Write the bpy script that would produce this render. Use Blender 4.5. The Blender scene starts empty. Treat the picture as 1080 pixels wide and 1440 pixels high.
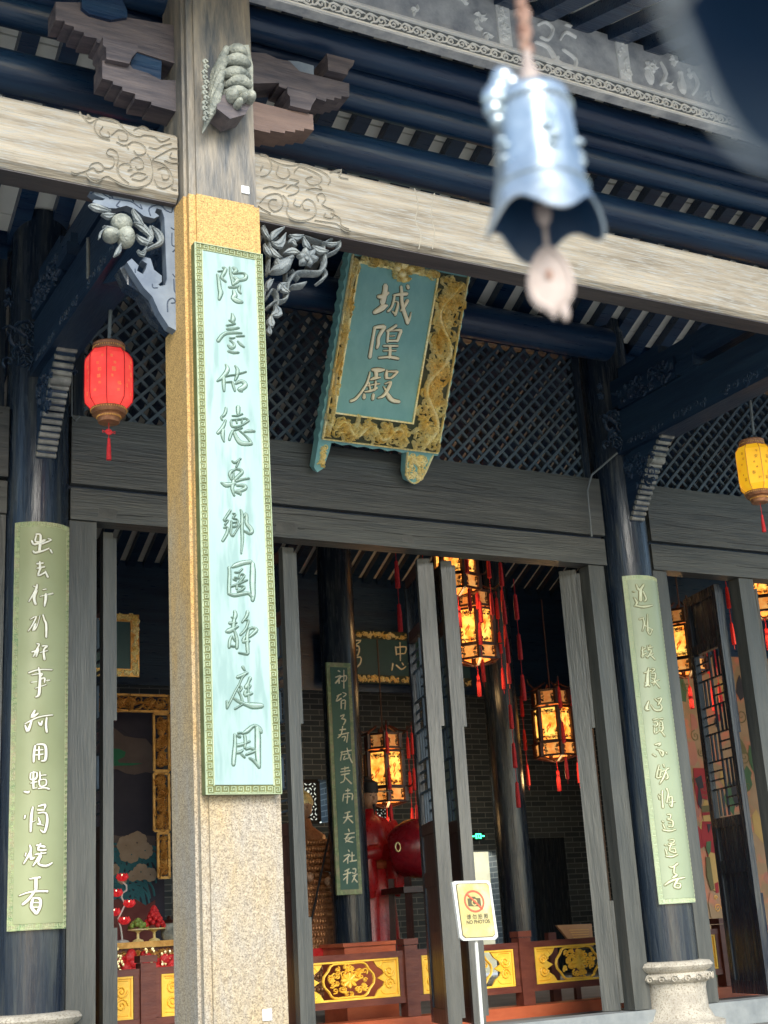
import bpy, math, random
import numpy as np
from mathutils import Vector, Matrix
PI=math.pi
# ------------------------------------------------------------------ camera
F=1932.0; CP=np.array([0,0,1.6])
_vx=np.array([3660.,365,F]); _vz=np.array([-390.,-6320,F])
_x=_vx/np.linalg.norm(_vx); _z=_vz-_x*(_x@_vz); _z/=np.linalg.norm(_z); _y=np.cross(_z,_x)
RW=np.array([_x,_y,_z])                      # rows: world axes seen from the camera (right, down, forward)
S=bpy.context.scene
cam=bpy.data.cameras.new('camera'); co=bpy.data.objects.new('camera',cam); S.collection.objects.link(co); S.camera=co
cam.sensor_fit='VERTICAL'; cam.sensor_height=36; cam.sensor_width=27; cam.lens=F/1440*36
cam.clip_start=.02; cam.clip_end=500
r_=RW@np.array([1,0,0]); u_=RW@np.array([0,-1,0]); b_=RW@np.array([0,0,-1])
co.matrix_world=Matrix(((r_[0],u_[0],b_[0],CP[0]),(r_[1],u_[1],b_[1],CP[1]),(r_[2],u_[2],b_[2],CP[2]),(0,0,0,1)))
cam.dof.use_dof=True; cam.dof.focus_distance=8.6; cam.dof.aperture_fstop=6.5
# ------------------------------------------------------------------ world, sun
SUN_EL,SUN_AZ=30,-14       # elevation, and azimuth (negative: to the left) of straight behind the facade normal
w=bpy.data.worlds.new('World'); S.world=w; w.use_nodes=True
nt=w.node_tree; bg=nt.nodes['Background']; sky=nt.nodes.new('ShaderNodeTexSky'); sky.sky_type='NISHITA'; sky.sun_disc=False
sd=Vector((math.sin(math.radians(SUN_AZ)),-math.cos(math.radians(SUN_AZ)),math.tan(math.radians(SUN_EL)))).normalized()
sky.sun_elevation=math.radians(SUN_EL); sky.sun_rotation=math.atan2(sd.x,sd.y); sky.dust_density=.6; sky.air_density=1.2; sky.ozone_density=2
nt.links.new(sky.outputs[0],bg.inputs[0]); bg.inputs[1].default_value=.15
L=bpy.data.lights.new('sun','SUN'); L.energy=2.2; L.angle=math.radians(30); L.color=(1,.93,.81)
lo=bpy.data.objects.new('sun',L); S.collection.objects.link(lo); lo.rotation_euler=sd.to_track_quat('Z','Y').to_euler()
S.view_settings.view_transform='Standard'; S.view_settings.look='None'; S.view_settings.exposure=1.15; S.view_settings.gamma=1
S.cycles.max_bounces=7; S.cycles.diffuse_bounces=4; S.cycles.glossy_bounces=3; S.cycles.sample_clamp_indirect=6; S.cycles.use_denoising=True
# ------------------------------------------------------------------ helpers
rnd=random.Random(7)
def P(px,py,X=None,Y=None,Z=None):
    d=RW@np.array([px-540.,py-720.,F])
    t=(X-CP[0])/d[0] if X is not None else (Y-CP[1])/d[1] if Y is not None else (Z-CP[2])/d[2]
    return CP+t*d
def tag(o,label=None,cat=None,group=None,kind=None):
    for k,v in (('label',label),('category',cat),('group',group),('kind',kind)):
        if v: o[k]=v
    return o
def empty(name,loc,label=None,cat=None,group=None,kind=None):
    o=bpy.data.objects.new(name,None); S.collection.objects.link(o); o.location=loc; o.empty_display_size=.1
    o['_o']=0; del o['_o']
    return tag(o,label,cat,group,kind)
def wloc(o):
    v=Vector((0,0,0))
    while o: v+=Vector(o.location); o=o.parent
    return v
class MB:
    def __init__(s): s.v=[]; s.f=[]
    def add(s,vs,fs):
        n=len(s.v); s.v+= [tuple(map(float,p)) for p in vs]; s.f+=[tuple(i+n for i in f) for f in fs]; return s
    def box(s,a,b,rz=0,rx=0):
        x0,y0,z0=a; x1,y1,z1=b
        c=[(x,y,z) for z in (z0,z1) for x,y in ((x0,y0),(x1,y0),(x1,y1),(x0,y1))]
        return s.add(c,[(3,2,1,0),(4,5,6,7),(0,1,5,4),(1,2,6,5),(2,3,7,6),(3,0,4,7)])
    def bar(s,p,q,w,h,up=(0,0,1)):        # rectangular bar between two points
        p,q=Vector(p),Vector(q); d=(q-p).normalized(); u=Vector(up); a=d.cross(u)
        if a.length<1e-4: a=d.cross(Vector((0,1,0)))
        a.normalize(); b=a.cross(d).normalized(); vs=[]
        for e in (p,q):
            for i,j in ((-1,-1),(1,-1),(1,1),(-1,1)): vs.append(e+a*i*w/2+b*j*h/2)
        return s.add(vs,[(0,1,2,3),(7,6,5,4),(0,4,5,1),(1,5,6,2),(2,6,7,3),(3,7,4,0)])
    def tube(s,pts,r,n=8,cap=True):
        pts=[Vector(p) for p in pts]; rs=r if isinstance(r,(list,tuple)) else [r]*len(pts)
        vs=[]; fs=[]; a0=None
        for i,p in enumerate(pts):
            d=(pts[min(i+1,len(pts)-1)]-pts[max(i-1,0)]).normalized()
            if a0 is None:
                a0=d.orthogonal().normalized()
            a=(a0-d*a0.dot(d)); a=a.normalized() if a.length>1e-5 else d.orthogonal().normalized(); a0=a; b=d.cross(a)
            for k in range(n):
                t=2*PI*k/n; vs.append(p+(a*math.cos(t)+b*math.sin(t))*rs[i])
        for i in range(len(pts)-1):
            for k in range(n):
                k2=(k+1)%n; fs.append((i*n+k,i*n+k2,(i+1)*n+k2,(i+1)*n+k))
        if cap: fs.append(tuple(range(n-1,-1,-1))); fs.append(tuple((len(pts)-1)*n+k for k in range(n)))
        return s.add(vs,fs)
    def lathe(s,prof,c=(0,0,0),n=24,a0=0,sx=1,sy=1):   # prof: (r,z)
        vs=[];fs=[];m=len(prof)
        for r,z in prof:
            for k in range(n):
                t=a0+2*PI*k/n; vs.append((c[0]+r*math.cos(t)*sx,c[1]+r*math.sin(t)*sy,c[2]+z))
        for i in range(m-1):
            for k in range(n):
                k2=(k+1)%n; fs.append((i*n+k,i*n+k2,(i+1)*n+k2,(i+1)*n+k))
        fs.append(tuple(range(n-1,-1,-1))); fs.append(tuple((m-1)*n+k for k in range(n)))
        return s.add(vs,fs)
    def ell(s,c,r,n=10,m=7,R=None):
        vs=[];fs=[]
        for i in range(m+1):
            ph=PI*i/m
            for k in range(n):
                t=2*PI*k/n; q=Vector((math.sin(ph)*math.cos(t)*r[0],math.sin(ph)*math.sin(t)*r[1],math.cos(ph)*r[2]))
                if R is not None: q=R@q
                vs.append(Vector(c)+q)
        for i in range(m):
            for k in range(n):
                k2=(k+1)%n; fs.append(((i+1)*n+k,(i+1)*n+k2,i*n+k2,i*n+k))
        return s.add(vs,fs)
    def prism(s,pts,mp,h0,h1):             # 2-D outline pushed from depth h0 to h1
        n=len(pts); vs=[mp(x,y,h0) for x,y in pts]+[mp(x,y,h1) for x,y in pts]
        return s.add(vs,[tuple(range(n)),tuple(range(2*n-1,n-1,-1))]+[(i,(i+1)%n,n+(i+1)%n,n+i) for i in range(n)])
    def ridge(s,pts,mp,h,flat=.55,base=0.,sm=True):  # brush stroke / relief line: pts (x,y,width)
        if len(pts)==1: pts=[pts[0],(pts[0][0]+.001,pts[0][1],pts[0][2])]
        P3=[np.array(p,float) for p in pts]
        if sm and len(P3)>2:
            Q=[]
            for i in range(len(P3)-1):
                a,b,c,d=P3[max(i-1,0)],P3[i],P3[i+1],P3[min(i+2,len(P3)-1)]
                for t in (0,.34,.67):
                    Q.append(.5*((2*b)+(c-a)*t+(2*a-5*b+4*c-d)*t*t+(3*b-a-3*c+d)*t**3))
            Q.append(P3[-1]); P3=Q
        # rounded ends
        def ext(a,b):
            d=a[:2]-b[:2]; l=np.linalg.norm(d)+1e-9; d=d/l; w=max(a[2],0)
            return np.array([a[0]+d[0]*w*.38,a[1]+d[1]*w*.38,w*.45])
        P3=[ext(P3[0],P3[1])]+P3+[ext(P3[-1],P3[-2])]
        vs=[];fs=[];n=len(P3)
        for i,p in enumerate(P3):
            d=P3[min(i+1,n-1)][:2]-P3[max(i-1,0)][:2]; d=d/(np.linalg.norm(d)+1e-9); nx,ny=-d[1],d[0]
            w=max(p[2],1e-6)/2; hh=h*(.35 if i in (0,n-1) else 1)
            for k,z in ((-1,0),(-flat,.85),(0,1),(flat,.85),(1,0)):
                vs.append(mp(p[0]+nx*w*k,p[1]+ny*w*k,base+hh*z))
        for i in range(n-1):
            for k in range(4): a=i*5+k; fs.append((a,a+1,a+6,a+5))
        fs.append((0,1,2,3,4)); fs.append(tuple((n-1)*5+k for k in (4,3,2,1,0)))
        return s.add(vs,fs)
    def build(s,name,mat,parent=None,smooth=False,origin=None,**t):
        if not s.f: return None
        me=bpy.data.meshes.new(name)
        off=wloc(parent) if parent else Vector(origin) if origin is not None else Vector(np.mean(np.array(s.v),axis=0))
        V=np.array(s.v)-np.array(off)
        me.from_pydata(V.tolist(),[],s.f)
        import bmesh
        bm=bmesh.new(); bm.from_mesh(me); bmesh.ops.recalc_face_normals(bm,faces=bm.faces); bm.to_mesh(me); bm.free()
        if smooth:
            me.polygons.foreach_set('use_smooth',[True]*len(me.polygons))
            try: me.set_sharp_from_angle(angle=math.radians(50))
            except Exception: pass
        me.materials.append(mat)
        o=bpy.data.objects.new(name,me); S.collection.objects.link(o)
        if parent: o.parent=parent
        else: o.location=off
        return tag(o,t.get('label'),t.get('cat'),t.get('group'),t.get('kind'))
def inst(me,name,loc,parent=None,rot=(0,0,0),**t):
    o=bpy.data.objects.new(name,me); S.collection.objects.link(o); o.rotation_euler=rot
    if parent: o.parent=parent; o.location=Vector(loc)-wloc(parent)
    else: o.location=loc
    return tag(o,t.get('label'),t.get('cat'),t.get('group'),t.get('kind'))
def copy_tree(o,parent=None):
    c=o.copy(); S.collection.objects.link(c)
    if parent: c.parent=parent
    for ch in list(o.children): copy_tree(ch,c)
    return c
# ------------------------------------------------------------------ materials
def mat(name,c1,c2=None,scale=6,rough=.6,metal=0,bump=.15,stretch=(1,1,1),c3=None,fine=60,em=None,es=0,lo=.35,hi=.65,bscale=None,spec=.5):
    m=bpy.data.materials.new(name); m.use_nodes=True; t=m.node_tree; b=t.nodes['Principled BSDF']; N=t.nodes.new; K=t.links.new
    b.inputs['Roughness'].default_value=rough; b.inputs['Metallic'].default_value=metal; b.inputs['Specular IOR Level'].default_value=spec
    tc=N('ShaderNodeTexCoord'); geo=N('ShaderNodeNewGeometry'); mp=N('ShaderNodeMapping'); mp.inputs['Scale'].default_value=stretch; K(geo.outputs['Position'],mp.inputs[0])
    n1=N('ShaderNodeTexNoise'); n1.inputs['Scale'].default_value=scale; n1.inputs['Detail'].default_value=8; n1.inputs['Roughness'].default_value=.62; K(mp.outputs[0],n1.inputs[0])
    cr=N('ShaderNodeValToRGB'); e=cr.color_ramp.elements; e[0].position=lo; e[0].color=(*c1,1); e[1].position=hi; e[1].color=(*(c2 or c1),1); K(n1.outputs[0],cr.inputs[0])
    col=cr.outputs[0]
    if c3:
        n3=N('ShaderNodeTexNoise'); n3.inputs['Scale'].default_value=fine; n3.inputs['Detail'].default_value=3; K(mp.outputs[0],n3.inputs[0])
        r3=N('ShaderNodeValToRGB'); r3.color_ramp.elements[0].position=.5; r3.color_ramp.elements[1].position=.66; K(n3.outputs[0],r3.inputs[0])
        mx=N('ShaderNodeMix'); mx.data_type='RGBA'; K(r3.outputs[0],mx.inputs[0]); K(col,mx.inputs[6]); mx.inputs[7].default_value=(*c3,1); col=mx.outputs[2]
    K(col,b.inputs['Base Color'])
    if bump:
        n2=N('ShaderNodeTexNoise'); n2.inputs['Scale'].default_value=bscale or scale*5; n2.inputs['Detail'].default_value=6; K(mp.outputs[0],n2.inputs[0])
        bp=N('ShaderNodeBump'); bp.inputs['Strength'].default_value=bump; bp.inputs['Distance'].default_value=.01; K(n2.outputs[0],bp.inputs['Height']); K(bp.outputs[0],b.inputs['Normal'])
        rr=N('ShaderNodeMapRange'); K(n2.outputs[0],rr.inputs[0]); rr.inputs[3].default_value=max(rough-.15,.05); rr.inputs[4].default_value=min(rough+.2,1); K(rr.outputs[0],b.inputs['Roughness'])
    if em:
        b.inputs['Emission Color'].default_value=(*em,1); b.inputs['Emission Strength'].default_value=es
    return m
GX=(.35,4,7); GZ=(6,6,.35); GY=(6,.35,6)
M={}
M['beam']=mat('weathered_pale_timber',(.12,.102,.075),(.37,.33,.26),3.2,.6,c3=(.27,.275,.26),fine=26,stretch=(.45,3,6),bump=.5,bscale=22,lo=.3,hi=.68)
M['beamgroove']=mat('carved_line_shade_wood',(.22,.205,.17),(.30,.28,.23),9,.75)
M['carve']=mat('carved_pale_timber',(.30,.28,.22),(.44,.41,.33),9,.6,bump=.25)
M['dark']=mat('dark_lacquered_timber',(.004,.017,.052),(.012,.04,.088),3,.30,stretch=(.35,4,4),bump=.25,bscale=16)
M['darkz']=mat('dark_lacquered_post',(.004,.011,.026),(.018,.027,.04),3,.22,stretch=(5,5,.4),bump=.35,bscale=12,c3=(.038,.046,.052),fine=5)
M['darky']=mat('dark_lacquered_tie',(.005,.018,.048),(.014,.038,.075),3,.42,stretch=(5,.4,5),bump=.4,bscale=18)
M['grey']=mat('weathered_grey_timber',(.024,.029,.032),(.105,.108,.098),3.5,.33,stretch=(.35,3,6),bump=.45,bscale=16,lo=.2,hi=.8)
M['greyz']=mat('weathered_grey_timber_upright',(.024,.029,.031),(.105,.107,.096),3,.33,stretch=(4,4,.4),bump=.45,bscale=16,lo=.2,hi=.8)
M['bracket']=mat('bluish_grey_carved_wood',(.09,.12,.17),(.16,.20,.25),6,.5,bump=.2)
M['bracket2']=mat('grey_openwork_wood',(.10,.125,.145),(.25,.28,.285),14,.5,bump=.8,bscale=90)
M['brown']=mat('brown_corbel_wood',(.04,.037,.05),(.12,.10,.105),5,.55,stretch=(.6,3,5),bump=.3)
M['pinkwood']=mat('reddish_corbel_wood',(.14,.095,.085),(.22,.15,.125),5,.55,stretch=(.6,3,5),bump=.3)
M['stone']=mat('pale_carved_stone',(.34,.31,.26),(.52,.48,.40),7,.75,c3=(.25,.22,.17),fine=90,bump=.5,bscale=60)
M['lion']=mat('weathered_grey_carving',(.13,.15,.14),(.36,.38,.33),16,.55,bump=.9,bscale=80)
M['floor']=mat('grey_flagstone',(.16,.155,.145),(.24,.23,.21),2,.75,bump=.3)
M['court']=mat('sunlit_pale_paving',(.44,.41,.36),(.56,.53,.47),2,.75,bump=.3)
M['undershade']=mat('shade_toned_beam_underside',(.03,.028,.034),(.07,.06,.06),3,.5,stretch=(.4,3,3),bump=.3)
M['sill']=mat('grey_stone_sill',(.16,.18,.19),(.26,.28,.28),4,.7,bump=.3)
M['board']=mat('pale_celadon_board',(.25,.355,.345),(.31,.43,.41),1.6,.4,stretch=(3,3,.5),bump=.1,c3=(.21,.32,.305),fine=9)
M['boardtxt']=mat('carved_celadon_character',(.27,.38,.33),(.38,.49,.44),30,.45,bump=.1)
M['boardtxt2']=mat('green_grey_character_shade',(.035,.08,.055),(.06,.115,.08),30,.6,bump=0)  # dark green stands in for the shadowed sides of the strokes
M['olive']=mat('olive_border',(.09,.10,.03),(.17,.18,.06),10,.5,bump=.2,stretch=(1,1,1))
M['fret']=mat('pale_fret_line',(.30,.37,.22),(.40,.47,.30),10,.45,bump=0)
M['green']=mat('yellow_green_board',(.25,.28,.14),(.31,.345,.19),1.2,.38,bump=.05)
M['green2']=mat('light_green_board',(.265,.32,.21),(.33,.395,.265),1.0,.38,bump=.05)
M['greenb']=mat('mottled_green_border',(.16,.27,.12),(.42,.36,.22),9,.5,bump=.3,c3=(.38,.46,.22),fine=40)
M['greenb2']=mat('pale_green_border',(.36,.46,.30),(.46,.54,.36),9,.5,bump=.3)
M['outl']=mat('olive_character_edge',(.10,.10,.03),(.16,.15,.05),20,.6,bump=0)
M['silver']=mat('whitish_gilt_character',(.80,.80,.70),(.92,.92,.84),20,.32,bump=0)
M['ggold']=mat('pale_olive_character',(.50,.54,.36),(.62,.66,.48),20,.32,bump=0)
M['teal']=mat('teal_lacquer',(.17,.40,.40),(.22,.47,.46),2.5,.45,bump=.1,stretch=(4,4,.6))
M['gold']=mat('gilded_carving',(.92,.68,.20),(1.0,.93,.58),9,.25,metal=.15,bump=.2,bscale=50)
M['goldtxt']=mat('pale_gilt_lettering',(.95,.88,.62),(1,.94,.74),12,.35,metal=0,bump=.05)
M['golddk']=mat('dark_olive_ground',(.025,.035,.015),(.06,.065,.03),12,.6,bump=.2)
M['darkteal']=mat('dark_teal_lacquer',(.012,.06,.075),(.02,.08,.09),3,.45,bump=.05)
M['dgreen']=mat('dark_green_board',(.05,.13,.09),(.08,.17,.12),2,.4,bump=.05)
M['tile']=mat('pale_roof_tile',(.76,.77,.70),(.84,.84,.77),5,.7,bump=.2)
M['wire']=mat('grey_cable',(.10,.12,.13),(.14,.16,.17),10,.6,bump=0)
M['red']=mat('red_tassel',(.55,.012,.02),(.75,.03,.04),40,.6,bump=.3)
M['redrail']=mat('reddish_brown_wood',(.10,.025,.018),(.17,.05,.03),4,.4,bump=.2,stretch=(1,3,3))
M['redwood']=mat('orange_red_hardwood',(.36,.075,.03),(.48,.12,.05),3,.35,bump=.15,stretch=(1,3,3))
M['doorbrown']=mat('brown_door_panel',(.05,.022,.018),(.09,.04,.03),3,.4,stretch=(5,5,.5),bump=.2)
M['yellow']=mat('yellow_gilt_panel',(.88,.50,.04),(.95,.62,.09),9,.4,bump=.25)
M['statue']=mat('red_lacquer_robe',(.33,.008,.012),(.48,.02,.02),5,.28,bump=.2)
M['drum']=mat('dark_red_lacquer',(.20,.006,.015),(.30,.012,.02),4,.25,bump=.05)
M['cream']=mat('cream_hide',(.55,.47,.33),(.68,.6,.44),15,.6,bump=.2)
M['skin']=mat('painted_face_clay',(.45,.26,.16),(.55,.33,.21),10,.45,bump=.05)
M['black']=mat('black_cloth',(.01,.01,.014),(.02,.02,.025),10,.6,bump=.1)
M['scales']=mat('copper_scale_armour',(.30,.12,.05),(.46,.22,.09),14,.38,metal=.5,bump=.3)
M['white']=mat('white_enamel',(.60,.61,.58),(.66,.67,.64),8,.3,bump=0)
M['signyellow']=mat('pale_yellow_sheet',(.46,.37,.13),(.54,.46,.21),5,.25,bump=.05,c3=(.58,.52,.32),fine=9)
M['signred']=mat('sign_red',(.66,.10,.05),(.7,.13,.07),5,.4,bump=0)
M['signdk']=mat('sign_dark_olive',(.09,.085,.04),(.11,.1,.05),5,.5,bump=0)
M['fgreen']=mat('lit_green_exit_face',(.0,.3,.1),(.0,.3,.1),5,.5,bump=0,em=(.05,1,.30),es=3)
M['ogold']=mat('orange_gilt_carving',(.58,.28,.06),(.85,.50,.15),14,.4,metal=.4,bump=.3)
M['clap']=mat('pale_pinkish_brass',(.30,.24,.21),(.45,.37,.33),14,.45,bump=.2)
M['chain']=mat('brown_cord',(.20,.10,.07),(.38,.24,.18),60,.7,bump=.4)
M['bell']=mat('polished_pale_metal',(.30,.38,.44),(.62,.68,.70),24,.30,metal=.75,bump=.35,bscale=30)
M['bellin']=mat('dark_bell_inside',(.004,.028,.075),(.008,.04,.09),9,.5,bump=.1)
M['paper']=mat('white_sticker',(.78,.80,.82),(.82,.84,.86),5,.6,bump=0)
M['rope']=mat('cream_panel',(.60,.48,.26),(.68,.55,.32),5,.5,bump=.1)

def granite():
    m=bpy.data.materials.new('yellow_granite'); m.use_nodes=True; t=m.node_tree; b=t.nodes['Principled BSDF']; N=t.nodes.new; K=t.links.new
    g=N('ShaderNodeNewGeometry'); sp=N('ShaderNodeSeparateXYZ'); K(g.outputs['Position'],sp.inputs[0])
    n=N('ShaderNodeTexNoise'); n.inputs['Scale'].default_value=2.6; n.inputs['Detail'].default_value=8; n.inputs['Roughness'].default_value=.7; mpg=N('ShaderNodeMapping'); mpg.inputs['Scale'].default_value=(3,3,.8); K(g.outputs['Position'],mpg.inputs[0]); K(mpg.outputs[0],n.inputs[0])
    mr=N('ShaderNodeMapRange'); K(sp.outputs[2],mr.inputs[0]); mr.inputs[1].default_value=1.9; mr.inputs[2].default_value=5.6
    ad=N('ShaderNodeMath'); ad.operation='MULTIPLY_ADD'; K(n.outputs[0],ad.inputs[0]); ad.inputs[1].default_value=1.1; K(mr.outputs[0],ad.inputs[2])
    r=N('ShaderNodeValToRGB'); e=r.color_ramp.elements; e[0].position=.45; e[0].color=(.33,.30,.25,1); e[1].position=1.0; e[1].color=(.46,.30,.11,1)
    q=e.new(.7); q.color=(.37,.30,.19,1); K(ad.outputs[0],r.inputs[0])
    v=N('ShaderNodeTexVoronoi'); v.inputs['Scale'].default_value=250; K(g.outputs['Position'],v.inputs[0])
    vr=N('ShaderNodeValToRGB'); e=vr.color_ramp.elements; e[0].position=.0; e[0].color=(.52,.48,.44,1); e[1].position=1; e[1].color=(1.4,1.38,1.33,1)
    e2=e.new(.45); e2.color=(1,.97,.93,1); sepc=N('ShaderNodeSeparateColor'); K(v.outputs['Color'],sepc.inputs[0]); K(sepc.outputs[0],vr.inputs[0])
    mx=N('ShaderNodeMix'); mx.data_type='RGBA'; mx.blend_type='MULTIPLY'; mx.inputs[0].default_value=1; K(r.outputs[0],mx.inputs[6]); K(vr.outputs[0],mx.inputs[7])
    K(mx.outputs[2],b.inputs['Base Color']); b.inputs['Roughness'].default_value=.7
    bp=N('ShaderNodeBump'); bp.inputs['Strength'].default_value=.35; bp.inputs['Distance'].default_value=.004; K(v.outputs['Distance'],bp.inputs['Height']); K(bp.outputs[0],b.inputs['Normal'])
    return m
M['granite']=granite()
def brickmat():
    m=bpy.data.materials.new('blue_grey_brickwork'); m.use_nodes=True; t=m.node_tree; b=t.nodes['Principled BSDF']; N=t.nodes.new; K=t.links.new
    g=N('ShaderNodeNewGeometry'); sp=N('ShaderNodeSeparateXYZ'); K(g.outputs['Position'],sp.inputs[0])
    ad=N('ShaderNodeMath'); K(sp.outputs[0],ad.inputs[0]); K(sp.outputs[1],ad.inputs[1])
    cb=N('ShaderNodeCombineXYZ'); K(ad.outputs[0],cb.inputs[0]); K(sp.outputs[2],cb.inputs[1])
    br=N('ShaderNodeTexBrick'); K(cb.outputs[0],br.inputs[0]); br.inputs['Scale'].default_value=1; br.inputs['Brick Width'].default_value=.27; br.inputs['Row Height'].default_value=.075; br.inputs['Mortar Size'].default_value=.006
    br.inputs['Color1'].default_value=(.05,.075,.10,1); br.inputs['Color2'].default_value=(.10,.13,.155,1); br.inputs['Mortar'].default_value=(.27,.31,.33,1)
    K(br.outputs[0],b.inputs['Base Color']); b.inputs['Roughness'].default_value=.85
    bp=N('ShaderNodeBump'); bp.inputs['Strength'].default_value=.6; bp.inputs['Distance'].default_value=.01; bp.invert=True; K(br.outputs['Fac'],bp.inputs['Height']); K(bp.outputs[0],b.inputs['Normal'])
    return m
M['brick']=brickmat()
def glowmat(name,c1,c2,s,scale=9):
    m=mat(name,c1,c2,scale,.5,bump=0); t=m.node_tree; b=t.nodes['Principled BSDF']
    src=b.inputs['Base Color'].links[0].from_socket
    t.links.new(src,b.inputs['Emission Color']); b.inputs['Emission Strength'].default_value=s
    return m
M['glow']=glowmat('lit_lantern_pane',(1,.22,.015),(1,.62,.12),.75,9)
M['glowdim']=glowmat('dim_lantern_pane',(.8,.25,.05),(1,.5,.16),.12,12)
M['redshade']=glowmat('red_gauze_shade',(.72,.015,.02),(.95,.09,.07),.30,4)
M['yelshade']=glowmat('yellow_gauze_shade',(.90,.42,.01),(.98,.55,.02),.22,4)
M['petal']=glowmat('lit_red_petal',(.55,.0,.015),(.85,.05,.05),.15,60)
M['bulb']=glowmat('glowing_flower_heart',(1,.6,.35),(1,.8,.6),1.2,60)
M['dayglow']=glowmat('daylit_room_behind_window',(.72,.82,.74),(.9,.97,.88),.35,8)
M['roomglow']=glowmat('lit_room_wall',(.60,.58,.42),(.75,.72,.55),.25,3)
M['copper']=mat('copper_filigree',(.26,.11,.055),(.42,.20,.10),30,.4,metal=.4,bump=.4)
M['caption']=mat('gilt_small_lettering',(.80,.42,.10),(.85,.5,.15),30,.4,bump=0)
M['frame_w']=mat('dark_rosewood',(.03,.010,.008),(.06,.02,.015),8,.35,bump=.1)
M['petgreen']=mat('green_glaze',(.16,.30,.05),(.35,.45,.12),30,.25,bump=.3)
M['silk']=mat('red_silk',(.55,.01,.02),(.8,.05,.05),30,.35,bump=.5)
# ------------------------------------------------------------------ planar maps
def planeY(Y):       # (x,z,h) with h towards the camera
    return lambda x,z,h: (x,Y-h,z)
def pxY(Y):          # source pixels -> plane
    def f(x,y,h=0):
        p=P(x,y,Y=Y); return (p[0],Y-h,p[2])
    return f
def strokes(s,ox,oy,k):
    out=[]
    for st in s.split(';'):
        pts=[]
        for q in st.split(','):
            q=q.split()
            if len(q)==3: x,y,w_=map(float,q); pts.append((ox+x/k,oy+y/k,w_/k))
        if pts: out.append(pts)
    return out
def onplane(sts,Y,scale=None):
    o=[]
    for st in sts:
        r=[]
        for x,y,w_ in st:
            p=P(x,y,Y=Y); q=P(x+w_,y,Y=Y); r.append((p[0],p[2],abs(q[0]-p[0])))
        o.append(r)
    return o
def spiral(cx,cy,r,turns=1.6,a0=0,sgn=1,w=.01,n=22,grow=1):
    pts=[]
    for i in range(n+1):
        t=i/n; a=a0+sgn*t*turns*2*PI; rr=r*(1-.86*t)
        pts.append((cx+rr*math.cos(a),cy+rr*math.sin(a),w*(1-.35*t)))
    return pts
def scrollfill(mb,mp,x0,y0,x1,y1,n,size,w,h,R,flat=.5):
    for i in range(n):
        cx,cy=R.uniform(x0+size*.3,x1-size*.3),R.uniform(y0+size*.3,y1-size*.3); s=size*R.uniform(.5,1)
        k=R.random(); a=R.uniform(0,2*PI)
        if k<.55: mb.ridge(spiral(cx,cy,s*.5,R.uniform(1,1.7),a,R.choice((-1,1)),w*R.uniform(.8,1.2),9),mp,h*R.uniform(.6,1),flat,sm=False)
        elif k<.8:
            dx,dy=math.cos(a)*s*.5,math.sin(a)*s*.5
            mb.ridge([(cx-dx,cy-dy,w*.4),(cx-dy*.3,cy+dx*.3,w*2.0),(cx+dx,cy+dy,w*.3)],mp,h*R.uniform(.7,1.1),flat)
        else:
            for q in range(5):
                b=a+q*2*PI/5; mb.ridge([(cx,cy,w),(cx+math.cos(b)*s*.22,cy+math.sin(b)*s*.22,w*1.6)],mp,h,flat,sm=False)
def fretline(n,unit,w):   # key-pattern polylines along x, each unit wide
    o=[]
    for i in range(n):
        x=i*unit; u=unit
        o.append([(x+.08*u,.10*u,w),(x+.9*u,.10*u,w),(x+.9*u,.85*u,w),(x+.32*u,.85*u,w),(x+.32*u,.42*u,w),(x+.62*u,.42*u,w),(x+.62*u,.62*u,w)])
    return o
#@@STRUCT
# ================================================================== SETTING
MB().box((-60,-60,-.3),(80,80,0)).build('courtyard_ground',M['court'],kind='structure')
pf=MB(); pf.box((-8,3.2,0),(16,18,.80)); pf.build('hall_platform',M['floor'],kind='structure')
MB().box((-8,8.45,.80),(16,18,.90)).build('hall_floor',M['floor'],kind='structure')
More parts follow.
